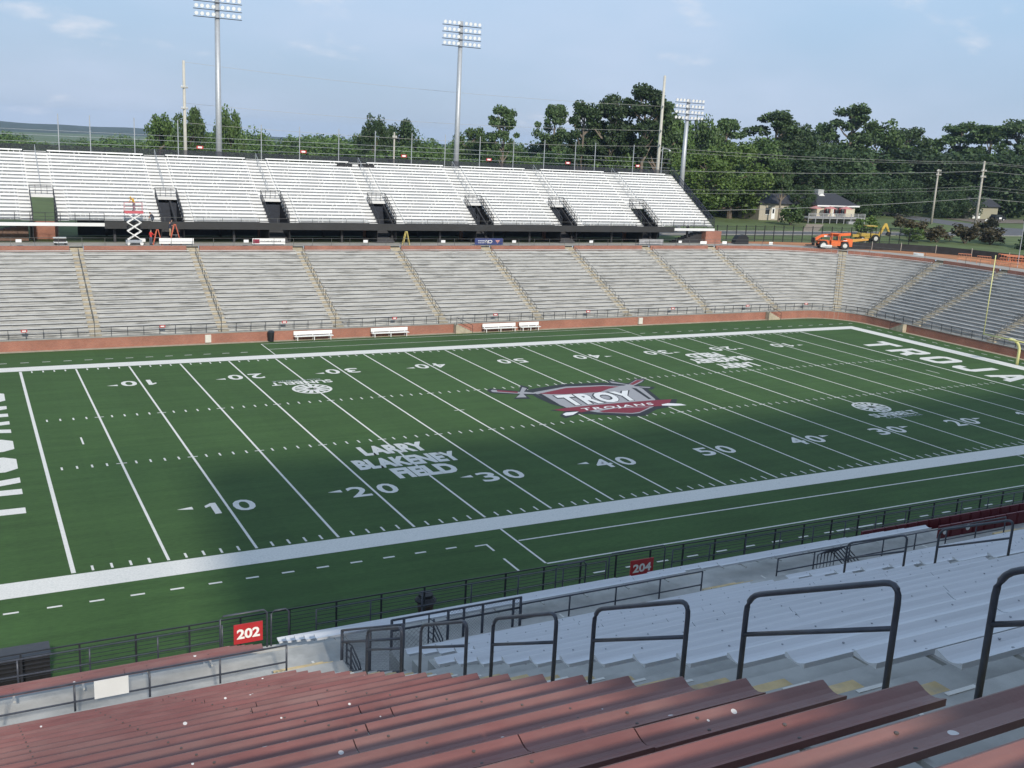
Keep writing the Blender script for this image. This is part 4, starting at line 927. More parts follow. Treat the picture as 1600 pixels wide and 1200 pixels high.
# press tower behind the camera that shades the near field
pt = thing('press_tower', 'tall brick press tower behind the near bleachers, outside the picture', 'building', (50,-62,8.2))
TX0, TX1, TYF, TZ = -0.95, 108.0, -58.5, 43.6
MB().box(TX0,TX1,TYF-9,TYF,8.2,TZ).build('wall', BRICK, pt); MB().box(TX0-.0,TX1+.6,TYF-9.6,TYF-.2,TZ,TZ+.5).build('roof', CONC, pt)
for fl in range(7):
    for k in range(26): MB().box(TX0+2+k*4.1,TX0+5.2+k*4.1,TYF,TYF+.06,21+fl*3.1,23+fl*3.1).build('window', mat('glass_dark',(.03,.04,.05),.1,.1), pt)
# utility poles
WOOD = mat('pole_wood', (0.42,0.39,0.34), .9, .2, scale=3); CPOLE = mat('pole_concrete', (0.50,0.48,0.42), .8, .1)
def upole(x, y, z0, z1, r, m, arms, label, name='utility_pole'):
    t = thing(name, label, 'utility pole', (x,y,z0)); MB().tube([(x,y,z0),(x,y,z1)], r*1.35, 8, r2=r*.8).build('pole', m, t, smooth=True)
    for h, w, a in arms:
        c, s = math.cos(R(a)), math.sin(R(a)); mb = MB().bar((x-w*c,y-w*s-.2,z1-h),(x+w*c,y+w*s-.2,z1-h),.14,.16)
        mb.build('crossarm', m, t); mb = MB()
        for q in (-.9,-.45,.45,.9): mb.tube([(x+q*w*c,y+q*w*s-.2,z1-h+.08),(x+q*w*c,y+q*w*s-.2,z1-h+.3)],.05,6)
        mb.build('insulators', SIGNW, t)
    return t
upole(26.4,110,8.2,31.2,.24,CPOLE,[(3.8,.7,40),(6.8,.7,40)],'bare concrete utility pole left of the left floodlight')
u2 = upole(102.6,97,8.2,34.2,.26,CPOLE,[(5.0,.8,60),(9.0,.8,60),(11.4,.8,60)],'tall concrete utility pole beside the right floodlight with a curved lamp arm')
MB().tube([(102.6,97,21.6),(103.4,96.7,22.3),(104.4,96.4,22.1)],.05,6).lathe((104.4,96.4,21.9),[(.22,0),(.12,.2)],8).build('lamp_arm', STEEL, u2)
upole(199.2,120.4,8.2,20.9,.22,WOOD,[(.4,1.3,20),(1.3,1.5,20)],'shorter wooden utility pole left of the street bend')
upole(184.6,96.7,8.2,23.1,.24,WOOD,[(2.0,1.5,20),(3.2,1.6,20)],'taller wooden utility pole at the street corner')
upole(55.5,100,8.2,22.6,.14,WOOD,[(.8,.5,30)],'thin wooden pole behind the middle of the rear fence')
# overhead lines
WIRE = mat('wire', (0.30,0.30,0.29), .5, .1)
def wire(p, q, sag, label, r=.035):
    p, q = Vector(p), Vector(q); n = 14; pts = [p+(q-p)*k/n+Vector((0,0,-4*sag*(k/n)*(1-k/n))) for k in range(n+1)]
    tag(MB().tube(pts, r, 4).build('power_line', WIRE), label, 'power line', 'overhead power lines')
for k, (za, zb, r_) in enumerate(((22.4,22.9,.028),(21.8,22.6,.022),(18.6,21.1,.036),(15.4,18.0,.02),(14.8,17.4,.02),(11.6,15.6,.042))):
    wire((102.6,97,za), (184.6,96.5,zb), .5, 'overhead power line in front of the right-hand trees, %s from the top' % ORD[k], r_)
    wire((184.6,96.5,zb), (262,60,zb-1.0), .8, 'overhead power line leaving the street corner pole to the right, %s from the top' % ORD[k], r_)
for k, (za, zb) in enumerate(((29.2,31.0),(25.2,25.2),(22.6,22.4))):
    wire((102.6,97,za), (26.4,110,zb), .8, 'thin overhead line between the two concrete utility poles, %s from the top' % ORD[k], .022)
# ================================================================ GROUND ON THE RIGHT: clay, street, fences
def sheet(name, pts, z, m): return MB().face([(x,y,z) for x, y in pts]).build(name, m, kind='structure')
CLAY = mat('clay', (0.46,0.20,0.085), .95, .2, scale=.5, dark=(.30,.12,.055), dscale=.25, damt=.7); ASPH = mat('asphalt', (0.12,0.12,0.125), .9, .15, scale=.5)
def arcpts(r): return [(100+r*math.sin(R(a)), 49.5+r*math.cos(R(a))) for a in range(0,91,10)]
sheet('clay_ground', [(99.4,78.5),(112,79.5),(124,77),(134,70),(141,60),(142,38),(140,20),(128,20)]+[p for p in reversed(arcpts(26.5))], G+.05, CLAY)
sheet('street', [(96,89),(135,91),(175,92),(215,93),(260,84),(262,92),(230,103),(213,112),(196,101),(175,99),(135,98.5),(96,97)], G+.02, ASPH)
sheet('side_street', [(196,101.2),(213,112),(224,150),(240,190),(232,190),(210,140)], G+.024, ASPH)
sheet('parking_lot', [(222,126),(262,126),(262,139),(226,139)], G+.03, mat('dirt_lot',(.17,.14,.11),.95,.2,scale=.3))
sheet('footpath', [(139,99),(143,99),(160,115),(156,116)], G+.03, mat('path_dirt',(.30,.24,.18),.95,.15,scale=.4))
for y in (91.3,97.9): MB().box(100,196,y-.1,y+.1,G+.02,G+.14).build('kerb', CONC, kind='structure')
# black steel fence along the street side of the clay
bf = thing('steel_fence', 'tall black steel picket fence between the clay ground and the street', 'fence', (115,78,G))
for k in range(22):
    x = 100.5+k*1.95; y = 79.3-(.02*max(0,x-112)**1.55 if x > 112 else 0); x2 = x+1.95; y2 = 79.3-(.02*max(0,x2-112)**1.55 if x2 > 112 else 0)
    MB().box(x-.05,x+.05,y-.05,y+.05,G,G+2.7).build('post', BLACK, bf)
    mb = MB()
    for h in (.4,2.5): mb.bar((x,y,G+h),(x2,y2,G+h),.05)
    for q in range(1,12): xx, yy = x+(x2-x)*q/12, y+(y2-y)*q/12; mb.bar((xx,yy,G+.1),(xx,yy,G+2.5),.013)
    mb.build('picket_panel', BLACK, bf)
# silt fence
sf = thing('silt_fence', 'long low black silt fence across the clay ground', 'fence', (128,64,G))
spts = [(119.5,68.2),(124,67.4),(128.5,65.6),(132.5,62.2),(135,57.5),(136.5,52),(137,46)]
for (a, b), (c, d) in zip(spts[:-1], spts[1:]):
    MB().prism([(a,b,G+.05),(c,d,G+.05),(c,d,G+1.15),(a,b,G+1.15)],(.06,.06,0)).build('fabric_panel', mat('silt_black',(.022,.023,.026),.85,.3,scale=1.5), sf)
    MB().box(a-.04,a+.04,b-.12,b-.04,G,G+1.35).build('stake', WOOD, sf)
# orange crowd barriers
ORB = mat('barrier_orange', (0.62,0.24,0.13), .6, .15)
def barrier(x, y, rz, h, w, label, tilt=0):
    t = thing('crowd_barrier', label, 'barrier', (x,y,G+.1), R(rz), 'orange steel barriers'); t.rotation_euler = (R(tilt),0,R(rz))
    mb = MB().tube([(-w,0,0),(-w,0,h),(w,0,h),(w,0,0)],.045,6).bar((-w,0,h*.35),(w,0,h*.35),.05); o = bpy.data.objects.new('frame', mb.mesh('frame', ORB)); COL.objects.link(o); o.parent = t
    mb = MB()
    for q in range(1,8): mb.bar((-w+q*w/4,0,h*.35),(-w+q*w/4,0,h),.025)
    o = bpy.data.objects.new('bars', mb.mesh('bars', ORB)); COL.objects.link(o); o.parent = t
    for s_ in (-1,1): o = bpy.data.objects.new('foot', MB().bar((s_*w,-.3,0),(s_*w,.3,0),.05).mesh('foot', ORB)); COL.objects.link(o); o.parent = t
barrier(126.2,51.6,-40,1.1,.9,'orange steel barrier left of its twin above the end-zone stand'); barrier(126.6,48.6,-48,1.1,.9,'orange steel barrier right of its twin above the end-zone stand')
for k in range(4): barrier(131.0+k*.22,47.6-k*.3,-55,1.5,1.6,'orange steel barrier in the leaning stack near the right edge, %s layer' % ORD[k], 18+6*k)
barrier(126.8,43.2,-55,1.3,.9,'orange steel barrier at the right edge of the picture'); barrier(127.2,45.6,-50,1.2,.7,'orange steel barrier just left of the white post')
wp = MB().tube([(128.3,44.3,G),(128.3,44.3,15.8)],.06,8,r2=.04); tag(wp.build('white_post', STEEL), 'slim pale post above the end-zone stand at the right edge', 'post')
for k, (t0, w) in enumerate([(94.5,1),(98.5,.7),(TE-6,1.4),(CX+2.0,.5),(TE-2.0,1.3)]):
    p = spos(t0, DTOP+.02); n_ = (spos(t0, DTOP)-spos(t0, DTOP+1)).normalized(); s_ = Vector((-n_.y,n_.x,0))
    mb = MB(); c = p+n_*.02; mb.prism([c-s_*w*.6+Vector((0,0,ZC+.32)), c+s_*w*.6+Vector((0,0,ZC+.32)), c+s_*w*.6+Vector((0,0,ZC+.72)), c-s_*w*.6+Vector((0,0,ZC+.72))], n_*.03)
    tag(mb.build('rail_sign', SIGNW), 'white sign on the concourse rail by the clay ground, %s from the left' % ORD[k], 'sign', 'white signs by the clay ground')
# ---------------------------------------------------------------- telehandler
ORG = mat('machine_orange', (0.72,0.15,0.035), .45, .1); TYRE = mat('tyre', (.03,.03,.03), .9, .2); RIMW = mat('rim_pale', (.62,.62,.58), .5, .06)
te = thing('telehandler', 'orange telescopic handler parked on the clay ground behind the corner stand', 'telehandler', (116.9,68.6,G+.05), R(-30)); 
def tp(mb, name, m, parent=None, smooth=False):
    o = bpy.data.objects.new(name, mb.mesh(name, m, smooth=smooth)); COL.objects.link(o); o.parent = parent or te; return o
whm = MB().lathe((0,0,0),[(.36,-.2),(.60,-.21),(.66,-.12),(.66,.12),(.60,.21),(.36,.2)],18,axis='y').mesh('wheel', TYRE); rmm = MB().lathe((0,0,0),[(.12,-.22),(.34,-.205),(.36,-.16),(.36,.16),(.34,.205),(.12,.22)],14,axis='y').mesh('rim', RIMW)
for sx in (-1.75,1.55):
    for sy in (-1.0,1.0): w_ = inst('wheel', whm, te, (sx,sy,.66)); inst('rim', rmm, w_, (0,0,0))
tp(MB().box(-2.5,2.5,-.62,.62,.72,1.25).box(1.7,2.75,-.8,.8,.55,1.7).box(-.55,.9,-1.02,-.62,.6,1.25), 'chassis', ORG)
cab = tp(MB().box(-.6,.75,-1.05,-.1,1.25,1.4).box(-.6,-.5,-1.05,-.95,1.4,2.35).box(.65,.75,-1.05,-.95,1.4,2.45).box(-.6,-.5,-.2,-.1,1.4,2.35).box(.65,.75,-.2,-.1,1.4,2.45).box(-.7,.85,-1.12,-.05,2.4,2.52), 'cab_frame', ORG)
tp(MB().box(-.1,.45,-.85,-.35,1.4,1.55).box(.3,.45,-.85,-.35,1.55,2.0), 'seat', BLACK, cab)
boom = MB(); boom.prism([(-2.9,.12,1.15),(-2.6,.12,1.2),(-1.9,.12,1.75),(2.6,.12,2.2),(2.6,.12,2.62),(-1.9,.12,2.15),(-2.95,.12,1.5)], (0,.5,0)); tp(boom, 'boom', ORG)
tp(MB().box(-3.15,-3.0,-.75,.75,.5,1.6).bar((-3.1,-.4,.45),(-4.2,-.4,.4),.12).bar((-3.1,.4,.45),(-4.2,.4,.4),.12), 'fork_carriage', BLACK)
tp(MB().box(-1.5,.0,.10,.115,1.82,2.02).box(1.3,1.9,-.815,-.802,1.1,1.5), 'decal', SIGNW)
tp(MB().box(-2.4,-1.1,-1.15,-.75,1.32,1.42).box(.9,2.2,-1.15,-.75,1.32,1.42), 'mudguard', ORG)
# excavator behind, bent yellow arm
ex = thing('backhoe', 'yellow backhoe with a bent arm and flat canopy beyond the silt fence', 'backhoe', (136.5,79.5,G), R(-20)); YL = mat('machine_yellow', (.50,.34,.06), .5, .1)
tp(MB().prism([(1.0,-.15,.9),(1.5,-.15,.9),(2.6,-.15,3.2),(2.2,-.15,3.3)],(0,.3,0)).prism([(2.2,-.16,3.3),(2.6,-.16,3.35),(3.3,-.16,1.9),(3.0,-.16,1.8)],(0,.32,0)), 'arm', YL, ex)
tp(MB().prism([(3.0,-.3,1.9),(3.5,-.3,1.8),(3.4,-.3,1.1),(2.7,-.3,1.3)],(0,.6,0)), 'bucket', BLACK, ex)
tp(MB().box(-2.4,1.0,-.7,.7,.7,1.5).box(-3.6,-2.4,-.5,.5,.8,1.25), 'body', YL, ex); tp(MB().box(-1.3,.6,-.75,.75,2.75,2.86), 'canopy', YL, ex)
tp(MB().bar((-1.2,-.65,1.5),(-1.2,-.65,2.75),.09).bar((.5,-.65,1.5),(.5,-.65,2.75),.09).bar((-1.2,.65,1.5),(-1.2,.65,2.75),.09).bar((.5,.65,1.5),(.5,.65,2.75),.09), 'canopy_post', BLACK, ex)
for sx, rr in ((-2.0,.5),(.4,.7)):
    for sy in (-.9,.9): w_ = inst('wheel', whm, ex, (sx,sy,rr), (0,0,0), (rr/.66,1,rr/.66)); inst('rim', rmm, w_, (0,0,0))
fo = MB().prism([(0,-.2,1.2),(3.4,-.2,1.45),(3.4,-.2,1.75),(0,-.2,1.6)],(0,.4,0)); fr = thing('lifting_jib', 'ochre steel jib on stands right of the orange telehandler', 'jib', (120.4,68.2,G)); tp(fo,'beam',mat('jib_ochre',(.55,.30,.07),.6,.15),fr); tp(MB().bar((.8,0,0),(.8,0,1.3),.1).bar((2.9,0,0),(2.9,0,1.5),.1),'stand',WOOD,fr)
pr = thing('tarpaulin_heap', 'small dark tarpaulin heap beside the brick pier at the end of the upper bleachers', 'tarpaulin', (104.2,75.6,G)); tp(MB().prism([(-1.4,-.5,0),(1.3,-.5,0),(1.2,-.5,1.1),(.6,-.5,1.55),(-.7,-.5,1.4),(-1.3,-.5,.7)],(0,1.0,0)),'cover',BLACK,pr)
# ---------------------------------------------------------------- goal post
GPY = mat('goal_yellow', (0.70,0.68,0.30), .45, .05)
gp = thing('goal_post', 'pale yellow gooseneck goal post at the right end line', 'goal post', (102.6,23.6,0))
arc_ = [(102.6,23.6,0),(102.6,23.6,1.6)]+[(102.6-2.0*(1-math.cos(R(a))),23.6,1.6+1.45*math.sin(R(a))) for a in range(15,91,15)]
MB().tube(arc_, .16, 12).build('gooseneck', GPY, gp, smooth=True); MB().tube([(100.6,20.1,3.05),(100.6,27.1,3.05)],.085,10).build('crossbar', GPY, gp, smooth=True)
for y in (20.15,27.05): MB().tube([(100.6,y,3.0),(100.6,y,12.2)],.055,8).build('upright', GPY, gp, smooth=True)
# ---------------------------------------------------------------- houses
SIDING = mat('siding_cream', (.55,.50,.38), .8, .08); ROOF = mat('roof_dark', (.035,.037,.045), .9, .2); GLASS = mat('window_glass', (.03,.035,.04), .15, .1); DECK = mat('deck_grey', (.34,.34,.35), .8, .12); SH = mat('shutter_red', (.22,.03,.03), .6, .1)
_before = set(bpy.data.objects)
hs = thing('cottage', 'cream cottage with dark roof, red shutters and small cupola behind a long deck', 'house', (169,125,G))
MB().box(163.4,174.7,121,129,G,G+3.75).build('wall', SIDING, hs)
rf = MB().prism([(162.8,120.4,G+3.75),(175.3,120.4,G+3.75),(172.2,125,G+6.2),(165.5,125,G+6.2)],(0,.01,0)).face([(162.8,120.4,G+3.76),(165.5,125,G+6.2),(162.8,129.6,G+3.76)]).face([(175.3,120.4,G+3.76),(172.2,125,G+6.2),(175.3,129.6,G+3.76)]).face([(162.8,129.6,G+3.76),(165.5,125,G+6.2),(172.2,125,G+6.2),(175.3,129.6,G+3.76)]).face([(162.8,120.4,G+3.77),(175.3,120.4,G+3.77),(172.2,125,G+6.21),(165.5,125,G+6.21)]).build('roof', ROOF, hs)
MB().box(162.7,175.4,120.3,120.42,G+3.5,G+3.78).build('eave', SIGNW, hs)
cup = MB().box(166.3,168.0,124.3,125.7,G+5.6,G+7.0).build('cupola', mat('cupola_grey',(.40,.41,.40),.8,.1), rf); MB().prism([(165.9,123.9,G+5.4),(168.4,123.9,G+5.4),(167.15,123.9,G+6.2)],(0,.2,0)).build('dormer', SIGNW, rf)
for x in (166.4,169.2,171.0):
    w_ = MB().box(x-.55,x+.55,120.94,120.99,G+1.9,G+3.3).build('window', GLASS, hs); MB().box(x-.6,x+.6,120.9,120.94,G+1.8,G+1.9).box(x-.6,x+.6,120.9,120.94,G+3.3,G+3.4).box(x-.03,x+.03,120.92,120.945,G+1.9,G+3.3).build('frame', SIGNW, w_)
    for s in (-1,1): MB().box(x+s*.78-.16,x+s*.78+.16,120.93,120.98,G+1.9,G+3.3).build('shutter', SH, hs)
MB().box(168.0,168.5,120.93,120.98,G+1.3,G+3.2).build('door', SIGNW, hs)
dk = thing('timber_deck', 'long grey timber deck with railings in front of the cream cottage', 'deck', (167.5,118.8,G))
MB().box(159.2,176,117.6,120.9,G+1.05,G+1.3).build('floor', DECK, dk)
for k in range(9): x = 159.3+k*2.08; MB().box(x-.07,x+.07,117.55,117.69,G,G+2.15).build('post', DECK, dk)
for z in (1.55,1.85,2.15): MB().box(159.2,176,117.56,117.66,G+z-.05,G+z+.05).build('rail', DECK, dk)
MB().box(170.5,173.2,116.9,117.55,G+.0,G+.55).build('step', DECK, dk)
UMB = mat('parasol_rose', (.50,.20,.19), .8, .1)
for k, (x, l) in enumerate(((162.3,'dusty red parasol at the left end of the timber deck'),(166.6,'dusty red parasol in front of the cottage windows, middle of three'),(171.3,'dusty red parasol nearest the cottage door, right of three'))):
    u = thing('parasol', l, 'parasol', (x,118.9,G+1.3)); MB().tube([(x,118.9,G+1.3),(x,118.9,G+3.7)],.04,6).build('pole', STEEL, u); MB().lathe((x,118.9,G+3.15),[(1.5,0),(1.5,.03),(.08,.55)],8).build('canopy', UMB, u)
for o in set(bpy.data.objects)-_before:
    if o.parent is None and not o.name.startswith('cottage'): o.location.x -= 1.4
h2 = thing('bungalow', 'grey-beige bungalow half hidden by trees, left of the cottage', 'house', (155,128,G))
MB().box(150.5,160.6,125,132,G,G+3.6).build('wall', mat('siding_beige',(.40,.36,.29),.85,.1), h2); MB().prism([(149.8,124.3,G+3.6),(149.8,132.7,G+3.6),(149.8,128.5,G+5.6)],(11.6,0,0)).build('roof', ROOF, h2)
w_ = MB().box(152.2,153.3,124.93,124.98,G+1.3,G+2.7).build('window', GLASS, h2); MB().box(152.1,153.4,124.9,124.93,G+1.2,G+1.3).build('sill', SIGNW, w_); dd = MB().box(153.9,154.9,124.92,124.98,G+.3,G+2.7).build('door', SIGNW, h2); MB().box(154.15,154.65,124.9,124.92,G+1.5,G+2.4).build('pane', GLASS, dd); MB().box(158.3,159.6,124.9,124.98,G+1.6,G+3.0).build('gable_panel', SIGNW, h2)
h3 = thing('garage_house', 'pale yellow house partly hidden behind the parked dark car', 'house', (242,143,G)); MB().box(236,249,141,149,G-.3,G+3.2).build('wall', mat('siding_yellow',(.30,.28,.20),.8,.1), h3); MB().prism([(235.3,140.3,G+3.2),(235.3,149.7,G+3.2),(235.3,145,G+5.6)],(14.4,0,0)).build('roof', ROOF, h3); MB().box(239,242,140.9,140.98,G,G+2.4).build('garage_door', SIGNW, h3)
car = thing('parked_car', 'dark car parked by the pale yellow house', 'car', (239.5,133.5,G+.03))
CARB = mat('car_black', (.015,.017,.022), .25, .1); x, y, z = 239.5,133.5,G+.03
MB().prism([(x-2.2,y-.9,z+.35),(x+2.2,y-.9,z+.35),(x+2.2,y-.9,z+.95),(x+1.5,y-.9,z+1.05),(x-2.1,y-.9,z+1.05)],(0,1.8,0)).build('body', CARB, car); MB().prism([(x-2.0,y-.8,z+1.05),(x+1.2,y-.8,z+1.05),(x+.5,y-.8,z+1.65),(x-1.6,y-.8,z+1.65)],(0,1.6,0)).build('cabin', GLASS, car); MB().box(x-.5,x+.5,y-.93,y-.905,z+.5,z+.95).build('plate', SIGNW, car)
for sx in (-1.35,1.35):
    for sy in (-.85,.85): w_ = inst('wheel', whm, car, (sx,sy,.33), (0,0,0), (.5,.5,.5)); inst('rim', rmm, w_, (0,0,0))
st = thing('street_sign', 'small round white street sign by the taller wooden utility pole', 'sign', (195.8,102.9,G)); MB().tube([(195.8,102.9,G),(195.8,102.9,G+2.0)],.04,6).build('post', STEEL, st); MB().lathe((195.8,102.85,G+2.2),[(.45,-.02),(.45,.02)],12,axis='y').build('plate', SIGNW, st)
# ================================================================ TREES AND SHRUBS
BARK = mat('bark', (0.14,0.11,0.085), .95, .25, scale=2); BARKP = mat('bark_pine', (0.20,0.165,0.13), .95, .25, scale=2)
LOAK = leaf_mat('leaf_oak', (0.085,0.142,0.038), .42); LPINE = leaf_mat('leaf_pine', (0.078,0.128,0.044), .38); LDARK = leaf_mat('leaf_dark', (0.050,0.088,0.030), .38); LRED = leaf_mat('leaf_russet', (0.095,0.080,0.040), .35); LLT = leaf_mat('leaf_light', (0.105,0.165,0.038), .40)
def leafquad(vs, fs, c, s, sz, rnd):
    a = Vector((rnd.gauss(0,1),rnd.gauss(0,1),rnd.gauss(0,1))).normalized(); b = a.cross(Vector((rnd.gauss(0,1),rnd.gauss(0,1),rnd.gauss(0,1)))).normalized()
    n = len(vs)
    for p, q in ((-1,-.55),(1,-.55),(.8,.55),(-.8,.55)):
        d = a*p*s+b*q*s; vs.append((c.x+d.x, c.y+d.y, c.z+d.z*sz))
    fs.append((n,n+1,n+2,n+3))
def crown(kind, seed, asp, nl=1.0):
    """unit crown: radius 1, height 1; asp = radius/height of the real tree"""
    rnd = random.Random(seed); vs, fs = [], []; cl = []
    if kind == 'oak':
        for k in range(46):
            th = rnd.uniform(0,2*math.pi); u = rnd.uniform(-.75,1); r = rnd.uniform(.55,1.0)*math.sqrt(max(.05,1-u*u*.9))
            cl.append((Vector((r*math.cos(th), r*math.sin(th), .56+u*.38+rnd.uniform(-.04,.04))), rnd.uniform(.20,.36)))
        for k in range(10): cl.append((Vector((rnd.uniform(-.5,.5),rnd.uniform(-.5,.5),rnd.uniform(.12,.5))), .34))
    elif kind == 'pine':
        for k in range(38):
            z = rnd.uniform(.46,.95); rad = math.sqrt(max(.08,1-((z-.70)/.29)**2)); th = rnd.uniform(0,2*math.pi); r = rad*rnd.uniform(.3,.82)
            cl.append((Vector((r*math.cos(th), r*math.sin(th), z)), rnd.uniform(.15,.27)))
        for k in range(6): cl.append((Vector((rnd.uniform(-.25,.25),rnd.uniform(-.25,.25),rnd.uniform(.8,.97))), .30))
    else:
        for k in range(40):
            z = rnd.random()**1.1*.97; rad = (1-z)**.7; th = rnd.uniform(0,2*math.pi); r = rad*rnd.uniform(.55,1)
            cl.append((Vector((r*math.cos(th), r*math.sin(th), z)), .2*(1.15-z)+.06))
    for c, cr_ in cl:
        for q in range(int(150*nl)):
            d = Vector((rnd.gauss(0,1),rnd.gauss(0,1),rnd.gauss(0,1))).normalized()*rnd.uniform(.35,1.05)*cr_
            leafquad(vs, fs, Vector((c.x+d.x, c.y+d.y, c.z+d.z*asp*(.75 if kind == 'pine' else 1))), rnd.uniform(.028,.060), asp, rnd)
    me = bpy.data.meshes.new('crown'); me.from_pydata(vs, [], fs); return me, cl
CR = {}
for kind, asps in (('oak',(.42,.36,.5)),('pine',(.27,.30,.24)),('cone',(.35,))):
    for s in range(4 if kind != 'cone' else 1):
        asp = asps[s % len(asps)]; me, cl = crown(kind, 100*s+len(kind), asp); 
        tm = MB(); top = .62 if kind == 'oak' else .93
        tm.tube([(0,0,-.03),(.02,.01,.2),(.0,.03,.45),(.03,0,top)], .085 if kind != 'pine' else .075, 7, r2=.03)
        for c, r_ in cl[::2]:
            st_ = Vector((.02*math.sin(c.z*9),.02,max(.15,c.z-.16))); tm.tube([st_, (st_+c)/2+Vector((0,0,-.02)), c], .016, 4, r2=.006)
        CR[(kind,s)] = (me, tm)
def tree(x, y, ztop, w, kind, label, lm=None, group=None, name=None, seed=0, z0=None):
    z0 = ground_z(x,y) if z0 is None else z0; h = ztop-z0; me, tm = CR[(kind, seed % (4 if kind != 'cone' else 1))]
    t = thing(name or {'oak':'broadleaf_tree','pine':'pine_tree','cone':'conifer_tree'}[kind], label, 'tree', (x,y,z0), group=group)
    lm = lm or {'oak':LOAK,'pine':LPINE,'cone':LDARK}[kind]; key = (me.name, lm.name)
    m2 = TM.get(key)
    if m2 is None: m2 = me.copy(); m2.materials.append(lm); TM[key] = m2
    kt = (id(tm), 't'); 
    if kt not in TM: TM[kt] = tm.mesh('trunk', BARKP if kind == 'pine' else BARK)
    rz = (seed*1.7) % 6.28
    inst('trunk', TM[kt], t, (0,0,0), (0,0,rz), (w,w,h)); inst('crown', m2, t, (0,0,0), (0,0,rz), (w,w,h))
    return t
TM = {}
TREES = [
(32.6,170,23.2,4.0,'oak','rounded broadleaf tree left of the bare concrete utility pole'),
(39.7,175,26.2,3.4,'oak','taller broadleaf tree directly behind the bare concrete utility pole'),
(45.6,165,24.8,3.2,'oak','broadleaf tree just right of the left floodlight pole'),
(85.8,190,25.4,4.4,'oak','dark rounded tree rising above the woods near the middle rear fence'),
(96.0,200,25.4,5.6,'oak','broad tree right of the dark rounded one behind the rear fence'),
(118.6,205,25.8,5.0,'oak','rounded tree just right of the middle floodlight pole'),
(117.7,185,30.6,5.2,'pine','lone pine with a flat top right of the middle floodlight pole'),
(135.1,190,33.6,5.6,'pine','pale open-crowned pine standing apart left of the big pine group'),
(119.8,150,31.2,5.2,'pine','leftmost pine of the big dark group behind the upper bleachers'),
(125.6,148,33.0,6.0,'pine','second pine of the big dark group behind the upper bleachers'),
(132.2,145,35.6,7.2,'pine','tallest pine of the big dark group, just left of the tall utility pole'),
(138.0,147,34.2,6.0,'pine','pine directly behind the tall concrete utility pole'),
(128.0,152,27.5,7.0,'oak','bushy tree filling the foot of the big pine group'),
(143.3,150,31.0,5.5,'oak','leafy tree behind the lamps of the right floodlight'),
(160.5,160,28.8,5.5,'oak','mid-height tree right of the right floodlight lamps'),
(171.9,165,32.0,6.6,'pine','round-topped pine right of the right floodlight pole'),
(144.8,128,23.6,7.6,'oak','bright green tree over the grass right of the upper bleachers'),
(134.9,125,22.0,6.6,'oak','bright green tree touching the right end of the upper bleachers'),
(188.2,165,33.4,8.8,'pine','broad layered pine above the bungalow'),
(169.8,150,25.0,8.0,'oak','leafy tree leaning over the bungalow roof'),
(202.2,170,30.0,7.4,'oak','dark tree between the layered pine and the open-topped pine'),
(224.8,185,31.6,6.8,'pine','slim pine left of the open-topped pine'),
(230.4,180,37.8,8.6,'pine','tall open-topped pine above the cottage roof'),
(247.0,185,32.4,10.2,'oak','wide tree just right of the open-topped pine'),
(265.1,190,32.6,8.2,'pine','rounded pine above the shorter wooden utility pole'),
(278.6,190,30.8,9.2,'oak','wide tree between the two wooden utility poles in the back row'),
(283.6,185,35.4,9.2,'pine','round-crowned pine left of the taller wooden utility pole'),
(285.8,175,36.4,10.2,'pine','layered pine right of the taller wooden utility pole'),
(291.3,170,36.8,9.4,'pine','pine cut by the right edge of the picture'),
(181.3,150,24.2,10.0,'oak','deep green tree shading the cottage from behind on the left'),
(199.2,155,24.0,10.6,'oak','deep green tree directly behind the cottage'),
(218.6,158,24.0,11.2,'oak','large shade tree right of the cottage'),
(243.7,165,25.2,12.2,'oak','large shade tree behind the shorter wooden utility pole'),
(256.4,160,26.0,12.4,'oak','large shade tree behind the taller wooden utility pole'),
(262.4,150,24.8,11.0,'oak','large shade tree at the right edge behind the parked car'),
(152.6,121.0,21.5,3.4,'pine','slim tree standing in front of the bungalow'),
(161.6,124.0,15.8,2.6,'oak','small dark tree filling the gap between the bungalow and the cottage'),
(178.5,124.5,16.0,4.0,'oak','small dark tree at the right end of the cottage deck'),
]
for k, (x, y, zt, w, kind, lab) in enumerate(TREES):
    lm = LLT if 'bright' in lab else (LDARK if 'dark' in lab or 'deep' in lab or 'shade' in lab else None)
    tree(x, y, zt, w, kind, lab, lm, 'trees around the stadium', seed=k)
tree(164.5,66,20.3,4.6,'cone','dark green conifer at the right edge beyond the orange barriers',LDARK,seed=1)
# woods that read as one mass
def woods(name, spots, lm, label, seed):
    rnd = random.Random(seed); vs, fs = [], []; crs = [crown('oak', 900+k, .42, .34)[0] for k in range(3)]
    data = []
    for me in crs: data.append(([v.co.copy() for v in me.vertices], [tuple(p.vertices) for p in me.polygons]))
    for x, y, zt, w in spots:
        V, Fc = data[rnd.randrange(3)]; a = rnd.uniform(0,6.28); c, s = math.cos(a), math.sin(a); z0 = ground_z(x,y)-.5; h = zt-z0; n = len(vs)
        vs += [(x+(v.x*c-v.y*s)*w, y+(v.x*s+v.y*c)*w, z0+v.z*h) for v in V]; fs += [tuple(n+i for i in f) for f in Fc]
    me = bpy.data.meshes.new(name); me.from_pydata(vs, [], fs); me.materials.append(lm); o = bpy.data.objects.new(name, me); COL.objects.link(o); o['kind'] = 'stuff'; tag(o, label, 'woods')
rnd = random.Random(11)
sp = []
for k in range(95):
    x = rnd.uniform(-35,175); y = rnd.uniform(205,330); sp.append((x, y, rnd.uniform(16.5,21.0)+(1.6 if x > 60 else -4.2)+(y-205)*.004, rnd.uniform(5,9)))
for k in range(26): x = rnd.uniform(70,175); sp.append((x, rnd.uniform(165,200), rnd.uniform(17,21), rnd.uniform(4,7)))
